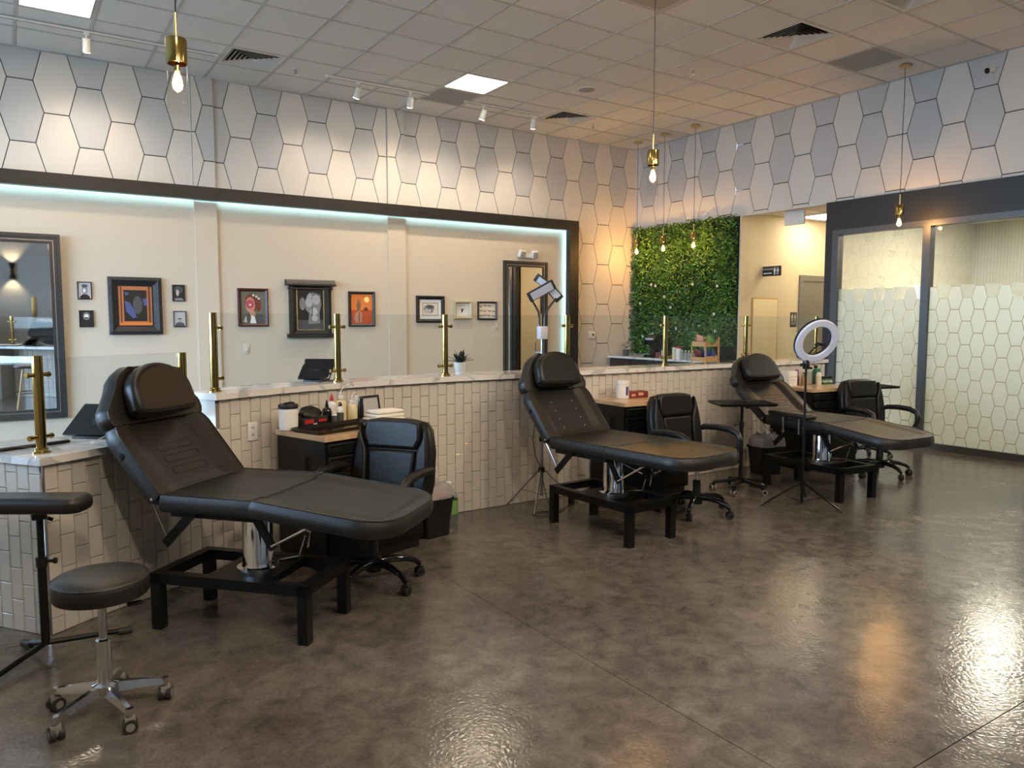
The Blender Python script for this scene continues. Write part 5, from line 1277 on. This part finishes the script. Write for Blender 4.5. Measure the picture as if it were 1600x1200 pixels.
# plate stands out from the wall, facing the room; local x runs out from the wall
rs.rotation_euler = (0, 0, R(-90))
MB().box(0, .31, -.012, .012, 0, .14).build('plate', 'sign_black', rs)
b = MB(); person(b, .212, .070, .105, False, -.0135); person(b, .268, .070, .105, True, -.0135)
b.box(.2385, .2415, -.0138, -.012, .018, .122)
b.add([(p[0], -.0135, p[1]) for p in ((.02, .040), (.045, .056), (.045, .047), (.165, .047), (.165, .033), (.045, .033), (.045, .024))], [tuple(range(7))]); b.build('pictograms', 'a_white', rs)
text(rs, 'RESTROOM', .034, Matrix.Translation((.098, -.0135, .098)) @ Matrix.Rotation(R(90), 4, 'X'), 'a_white')
s2 = thing('restroom_plaque', 'small black restroom plaque with two figures beside the grey door', 'sign', (10.03, HW, 1.37))
MB().rbox((0, -.005, .112), (.16, .010, .224), .004).build('plate', 'sign_black', s2)
b = MB(); person(b, -.037, .145, .115, False, -.0108); person(b, .037, .145, .115, True, -.0108); b.box(-.0015, .0015, -.0112, -.0102, .09, .20); b.box(-.06, .06, -.0112, -.0102, .066, .071); b.build('pictograms', 'a_white', s2)
text(s2, 'RESTROOM', .022, Matrix.Translation((0, -.0108, .045)) @ Matrix.Rotation(R(90), 4, 'X'), 'a_lgrey')
ex = thing('exit_sign', 'white box sign hanging under the hall ceiling at the opening', 'sign', (X2 + .22, 6.60, 2.765)); ex.rotation_euler = (0, 0, R(90))
MB().rbox((0, 0, .10), (.31, .05, .20), .012).build('case', 'white_plastic', ex); MB().box(-.13, .13, .0252, .027, .03, .17).build('face', 'white_paint', ex); MB().cyl((0, 0, .19), (0, 0, .236), .03, n=14).build('canopy', 'white_plastic', ex)
def hframe(x, z, w, h, lab):
    t = thing('framed_certificate', lab, 'picture', (x, HY0 + .002, z)); MB().box(-w / 2, w / 2, 0, .02, 0, h).build('frame', 'pic_black', t); MB().box(-w / 2 + .02, w / 2 - .02, .02, .022, .02, h - .02).build('print', 'a_cream', t)
hframe(9.55, 1.62, .30, .42, 'black framed pale print in the hall, left one seen in the far mirror'); hframe(9.98, 1.62, .30, .42, 'black framed pale print in the hall, upper right one seen in the far mirror'); hframe(9.98, 1.10, .30, .42, 'black framed pale print in the hall, lower one seen in the far mirror')

# ================================================================ CEILING FITTINGS
def cell(i, j): return GX + (i + .5) * GP, GY + (j + .5) * GP
def ceil_panel(i, j, on, label, cat='light', m=None):
    x, y = cell(i, j); t = thing('ceiling_panel', label, cat, (x, y, ZC)); h = GP / 2 - .014
    MB().box(-h, h, -h, -h + .018, -.004, .016).box(-h, h, h - .018, h, -.004, .016).box(-h, -h + .018, -h + .018, h - .018, -.004, .016).box(h - .018, h, -h + .018, h - .018, -.004, .016).build('frame', 'ceil_bar', t)
    MB().box(-h + .016, h - .016, -h + .016, h - .016, .0, .010).build('diffuser', m or ('panel_lit' if on else 'panel_unlit'), t)
ceil_panel(-5, 0, True, 'lit square ceiling panel cut by the top left corner')
ceil_panel(2, 0, True, 'lit square ceiling panel above the middle of the lit wall')
ceil_panel(2, -5, False, 'unlit grey square light panel at the top edge, beside a pendant cord')
ceil_panel(2, 1, False, 'dull grey ceiling panel next to the lit square panel', 'ceiling panel', 'ceil_dim'); ceil_panel(7, -5, False, 'dull grey-green ceiling panel near the right wall pendant', 'ceiling panel', 'ceil_dim')
for c_, lb in (((-5, -5), 'lit square ceiling panel above the left end of the bar'), ((-5, -10), 'lit square ceiling panel over the entrance side'), ((2, -10), 'lit square ceiling panel over the open floor')): ceil_panel(*c_, True, lb)
for (i, j), lab in vents.items():
    x, y = cell(i, j); t = thing('air_diffuser', 'square stepped louvre air diffuser ' + lab, 'vent', (x, y, ZC), 0, 'ceiling air diffusers')
    h = GP / 2 - .014
    MB().box(-h, h, -h, -h + .03, -.003, .012).box(-h, h, h - .03, h, -.003, .012).box(-h, -h + .03, -h + .03, h - .03, -.003, .012).box(h - .03, h, -h + .03, h - .03, -.003, .012).build('frame', 'white_paint', t)
    MB().box(-h, h, -h, h, .022, .028).build('plenum', 'black_hole', t)
    for k in range(6):
        a = h - .035 - k * .042; c2 = a - .030; b = MB(); v = [(-a, -a, -.004), (a, -a, -.004), (a, a, -.004), (-a, a, -.004), (-c2, -c2, .018), (c2, -c2, .018), (c2, c2, .018), (-c2, c2, .018)]
        b.add(v, [(q, (q + 1) % 4, 4 + (q + 1) % 4, 4 + q) for q in range(4)]); b.build('louvre', 'white_paint', t)
for (x, y), lab in (((2.845, 8.603), 'over the first pilaster'), ((7.131, 8.605), 'near the far corner diffuser'), ((6.524, 6.148), 'in the middle of the ceiling')):
    t = thing('sprinkler_head', 'small ceiling sprinkler head ' + lab, 'sprinkler', (x, y, ZC), 0, 'ceiling sprinklers')
    MB().cyl((0, 0, -.006), (0, 0, .004), .038, n=16).build('escutcheon', 'white_paint', t); MB().cyl((0, 0, -.05), (0, 0, -.005), .010, n=10).cyl((0, 0, -.056), (0, 0, -.052), .022, n=12).build('head', 'steel', t)
sk = thing('ceiling_speaker', 'round white speaker grille in the ceiling', 'speaker', (6.02, 7.39, ZC)); MB().lathe([(.001, -.008), (.085, -.008), (.10, -.004), (.10, .004)], n=30).build('grille', 'ceil_dim', sk); MB().lathe([(.10, .004), (.103, -.005), (.108, -.004), (.110, .004)], n=30, cap=False).build('rim', 'white_paint', sk)
# track lighting
def track(x0, x1, label, heads):
    t = thing('light_track', label, 'track', ((x0 + x1) / 2, 8.60, ZC), 0, 'white light tracks'); L = (x1 - x0) / 2
    MB().box(-L, L, -.018, .018, -.024, -.004).build('rail', 'white_paint', t); MB().box(-L + .01, L - .01, -.005, .005, -.0245, -.0238).build('slot', 'black_hole', t)
    for sx in (-1, 1): MB().rbox((sx * L, 0, -.014), (.03, .042, .026), .004).build('end_cap', 'white_paint', t)
    for x, on, aim, lb in heads:
        hd_ = thing('track_spot', lb, 'spotlight', (x, 8.60, ZC - .024), 0, 'white track spotlights')
        MB().cyl((0, 0, 0), (0, 0, -.075), .008, n=10).rbox((0, 0, -.012), (.05, .034, .024), .004).build('stem', 'white_paint', hd_)
        d = (Vector(aim) - Vector((x, 8.60, ZC - .13))).normalized(); c0 = Vector((0, 0, -.115)); a_ = c0 - d * .06; e_ = c0 + d * .065
        can = MB().cyl(a_, e_, .036, .040, n=20).build('can', 'white_paint', hd_)
        MB().cyl(e_, e_ + d * .002, .034, n=20).build('lens', 'spot_face' if on else 'spot_off', can)
        if on: light('spot', 'SPOT', Vector((x, 8.60, ZC - .024)) + e_ + d * .02, SPOT_W, (1.0, .80, .58), spot_size=R(115), spot_blend=1.0, shadow_soft_size=.035, aim=aim)
SPOT_W = 20
track(.0 - 1.9, 2.0, 'long white light track at upper left, near the wall', [(.80, True, (.9, 9.5, 2.3), 'white track spotlight pointing down at upper left'), (-.9, True, (-.9, 9.5, 2.2), 'white track spotlight outside the left edge')])
track(3.206, 4.492, 'short white light track in the middle, between two pilasters', [(3.574, True, (3.2, 9.5, 2.2), 'tilted white track spotlight, lit, on the middle track'), (4.248, True, (4.5, 9.5, 2.2), 'upright white track spotlight on the middle track')])
track(5.025, 6.213, 'short white light track nearest the far corner', [(5.291, True, (5.0, 9.4, 2.2), 'lit track spotlight left on the far track'), (6.086, True, (6.4, 9.4, 2.2), 'lit track spotlight right on the far track')])
# unseen tracks added behind the viewpoint as warm fill for floor and stations
def fill_track(x0, x1, y, label, xs):
    t = thing('light_track', label, 'track', ((x0 + x1) / 2, y, ZC), 0, 'white light tracks'); L = (x1 - x0) / 2
    MB().box(-L, L, -.018, .018, -.024, -.004).build('rail', 'white_paint', t)
    for k, (x, aim) in enumerate(xs):
        hd_ = thing('track_spot', '%s added fill spotlight on the %s' % (('first', 'second', 'third', 'fourth')[k], label), 'spotlight', (x, y, ZC - .024), 0, 'white track spotlights')
        MB().cyl((0, 0, 0), (0, 0, -.075), .008, n=10).rbox((0, 0, -.012), (.05, .034, .024), .004).build('stem', 'white_paint', hd_)
        d = (Vector(aim) - Vector((x, y, ZC - .13))).normalized(); c0 = Vector((0, 0, -.115)); e_ = c0 + d * .065
        can = MB().cyl(c0 - d * .06, e_, .036, .040, n=20).build('can', 'white_paint', hd_); MB().cyl(e_, e_ + d * .002, .034, n=20).build('lens', 'spot_face', can)
        light('spot', 'SPOT', Vector((x, y, ZC - .024)) + e_ + d * .02, FILL_W, (1.0, .82, .60), spot_size=R(120), spot_blend=1.0, shadow_soft_size=.09, aim=aim)
FILL_W = 85
fill_track(-2.2, 2.6, -.6, 'unseen fill-light track over the entrance floor', [(.2, (1.6, 3.6, .2)), (1.8, (2.6, 3.8, .2))])
fill_track(3.4, 7.6, -.6, 'unseen fill-light track over the open floor on the right', [(3.8, (3.6, 3.8, .3)), (5.4, (5.2, 3.6, .3)), (7.2, (7.0, 4.0, .3))])
# pendants
def pendant(x, y, label):
    t = thing('pendant_lamp', label, 'pendant lamp', (x, y, ZC), 0, 'brass and glass pendant lamps')
    zt = 2.752 - ZC
    MB().lathe([(.001, -.004), (.062, -.004), (.062, -.024), (.058, -.028), (.006, -.030)], n=24).build('canopy', 'brass_satin', t)
    pts = [(.003 * math.sin(k * 1.1), .003 * math.cos(k * .9), -.025 + (zt + .115) * k / 14) for k in range(15)]; pts[-1] = (0, 0, zt + .09)
    MB().tube(pts, .0035, 6).build('cord', 'black_plastic', t)
    MB().cyl((0, 0, zt - .005), (0, 0, zt + .115), .0065, n=10).build('stem', 'brass_satin', t)
    MB().lathe([(.008, zt), (.044, zt - .001), (.046, zt - .006), (.046, zt - .112), (.043, zt - .113), (.043, zt - .012)], n=28, cap=False).build('brass_cap', 'brass', t)
    MB().lathe([(.0435, zt - .108), (.0435, zt - .343), (.0405, zt - .345)], n=28, cap=False).build('glass_cylinder', 'clear_glass', t)
    MB().cyl((0, 0, zt - .02), (0, 0, zt - .145), .014, n=14).build('lamp_holder', 'brass', t)
    z0 = zt - .145
    MB().lathe([(.008, z0), (.013, z0 - .015), (.021, z0 - .045), (.0225, z0 - .062), (.018, z0 - .080), (.006, z0 - .090)], n=18).build('bulb', 'filament_glass', t); MB().lathe([(.002, z0 - .02), (.003, z0 - .035), (.003, z0 - .060), (.002, z0 - .075)], n=10).build('filament', 'bulb', t)
    light('pendant_glow', 'POINT', (x, y, ZC + z0 - .055), 10, (1.0, .62, .28), shadow_soft_size=.013)
pendant(.72, 3.847, 'large brass and glass pendant lamp hanging at upper left'); pendant(4.153, 4.303, 'brass and glass pendant lamp hanging left of the green wall, long cord')
pendant(8.418, 9.059, 'leftmost of the three small pendant lamps before the green wall'); pendant(8.384, 8.441, 'middle one of the three small pendant lamps before the green wall'); pendant(8.398, 7.845, 'rightmost of the three small pendant lamps before the green wall')
pendant(8.364, 4.766, 'brass and glass pendant lamp in front of the frosted glass front')
# lights in the hall and office
def small_panel(name, x, y, z, s, label, m='panel_office'):
    t = thing(name, label, 'light', (x, y, z)); MB().box(-s, s, -s, s, -.012, -.002).build('diffuser', m, t); MB().box(-s - .02, s + .02, -s - .02, s + .02, -.006, 0).build('frame', 'ceil_bar', t)
small_panel('hall_panel_light', 10.15, 6.82, 2.995, .28, 'lit square panel in the hall ceiling', 'panel_hall'); small_panel('hall_panel_light', 11.5, 6.63, 2.995, .28, 'added fill-light panel at the far end of the hall ceiling', 'panel_hall')  # the second hall panel is added to brighten the hall wall evenly
small_panel('office_panel_light', 10.3, 4.35, 2.92, .29, 'lit square panel in the office ceiling behind the glass'); small_panel('office_panel_light', 10.1, 2.2, 2.92, .29, 'second lit panel deeper in the office ceiling')

# ================================================================ SEEN ONLY IN THE TALL MIRROR
bs = thing('bar_stool', 'black-topped bar stool with pale splayed legs, seen in the tall mirror', 'stool', (.27, 5.75, 0))
MB().lathe([(.02, .60), (.16, .615), (.175, .63), (.165, .65), (.02, .655)], n=26).build('seat', 'black_plastic', bs)
for k in range(4):
    a = R(45 + 90 * k); c, s = math.cos(a), math.sin(a); MB().cyl((c * .07, s * .07, .61), (c * .20, s * .20, 0), .013, .010, n=10).build('leg', 'bamboo', bs)
MB().tube([(.15 * math.cos(R(15 * k)), .15 * math.sin(R(15 * k)), .25) for k in range(25)], .008, 6).build('foot_ring', 'black_metal', bs)
sn = thing('wall_sconce', 'black hourglass wall sconce glowing up and down, seen in the mirror', 'sconce', (.27, Y0, 2.10))
MB().lathe([(.075, -.20), (.028, -.01), (.028, .01), (.075, .20)], (0, .10, 0), 24, cap=False).build('shade', 'black_metal', sn); MB().cyl((0, 0, 0), (0, .02, 0), .06, n=20).cyl((0, .02, 0), (0, .10, 0), .012, n=8).build('wall_plate', 'brass', sn)
for sg in (1, -1): light('sconce_glow', 'SPOT', (.27, Y0 + .10, 2.10 + sg * .10), 10, (1.0, .75, .42), spot_size=R(100), spot_blend=.6, shadow_soft_size=.03, aim=(.27, Y0 + .10, 2.10 + sg * 3))
for k, (x, z0, z1) in enumerate(((.62, 2.95, 3.75), (1.12, 2.5, 3.3), (.70, .75, 1.45), (1.14, .6, 1.95))):
    tag(MB().rbox((x, Y0 + .02, (z0 + z1) / 2), (.09, .04, z1 - z0), .004).build('brass_bar', 'brass_satin'), ('upper left', 'upper right', 'lower left', 'lower right')[k] + ' brass wall bar reflected in the tall mirror', 'wall decoration', 'brass wall bars')
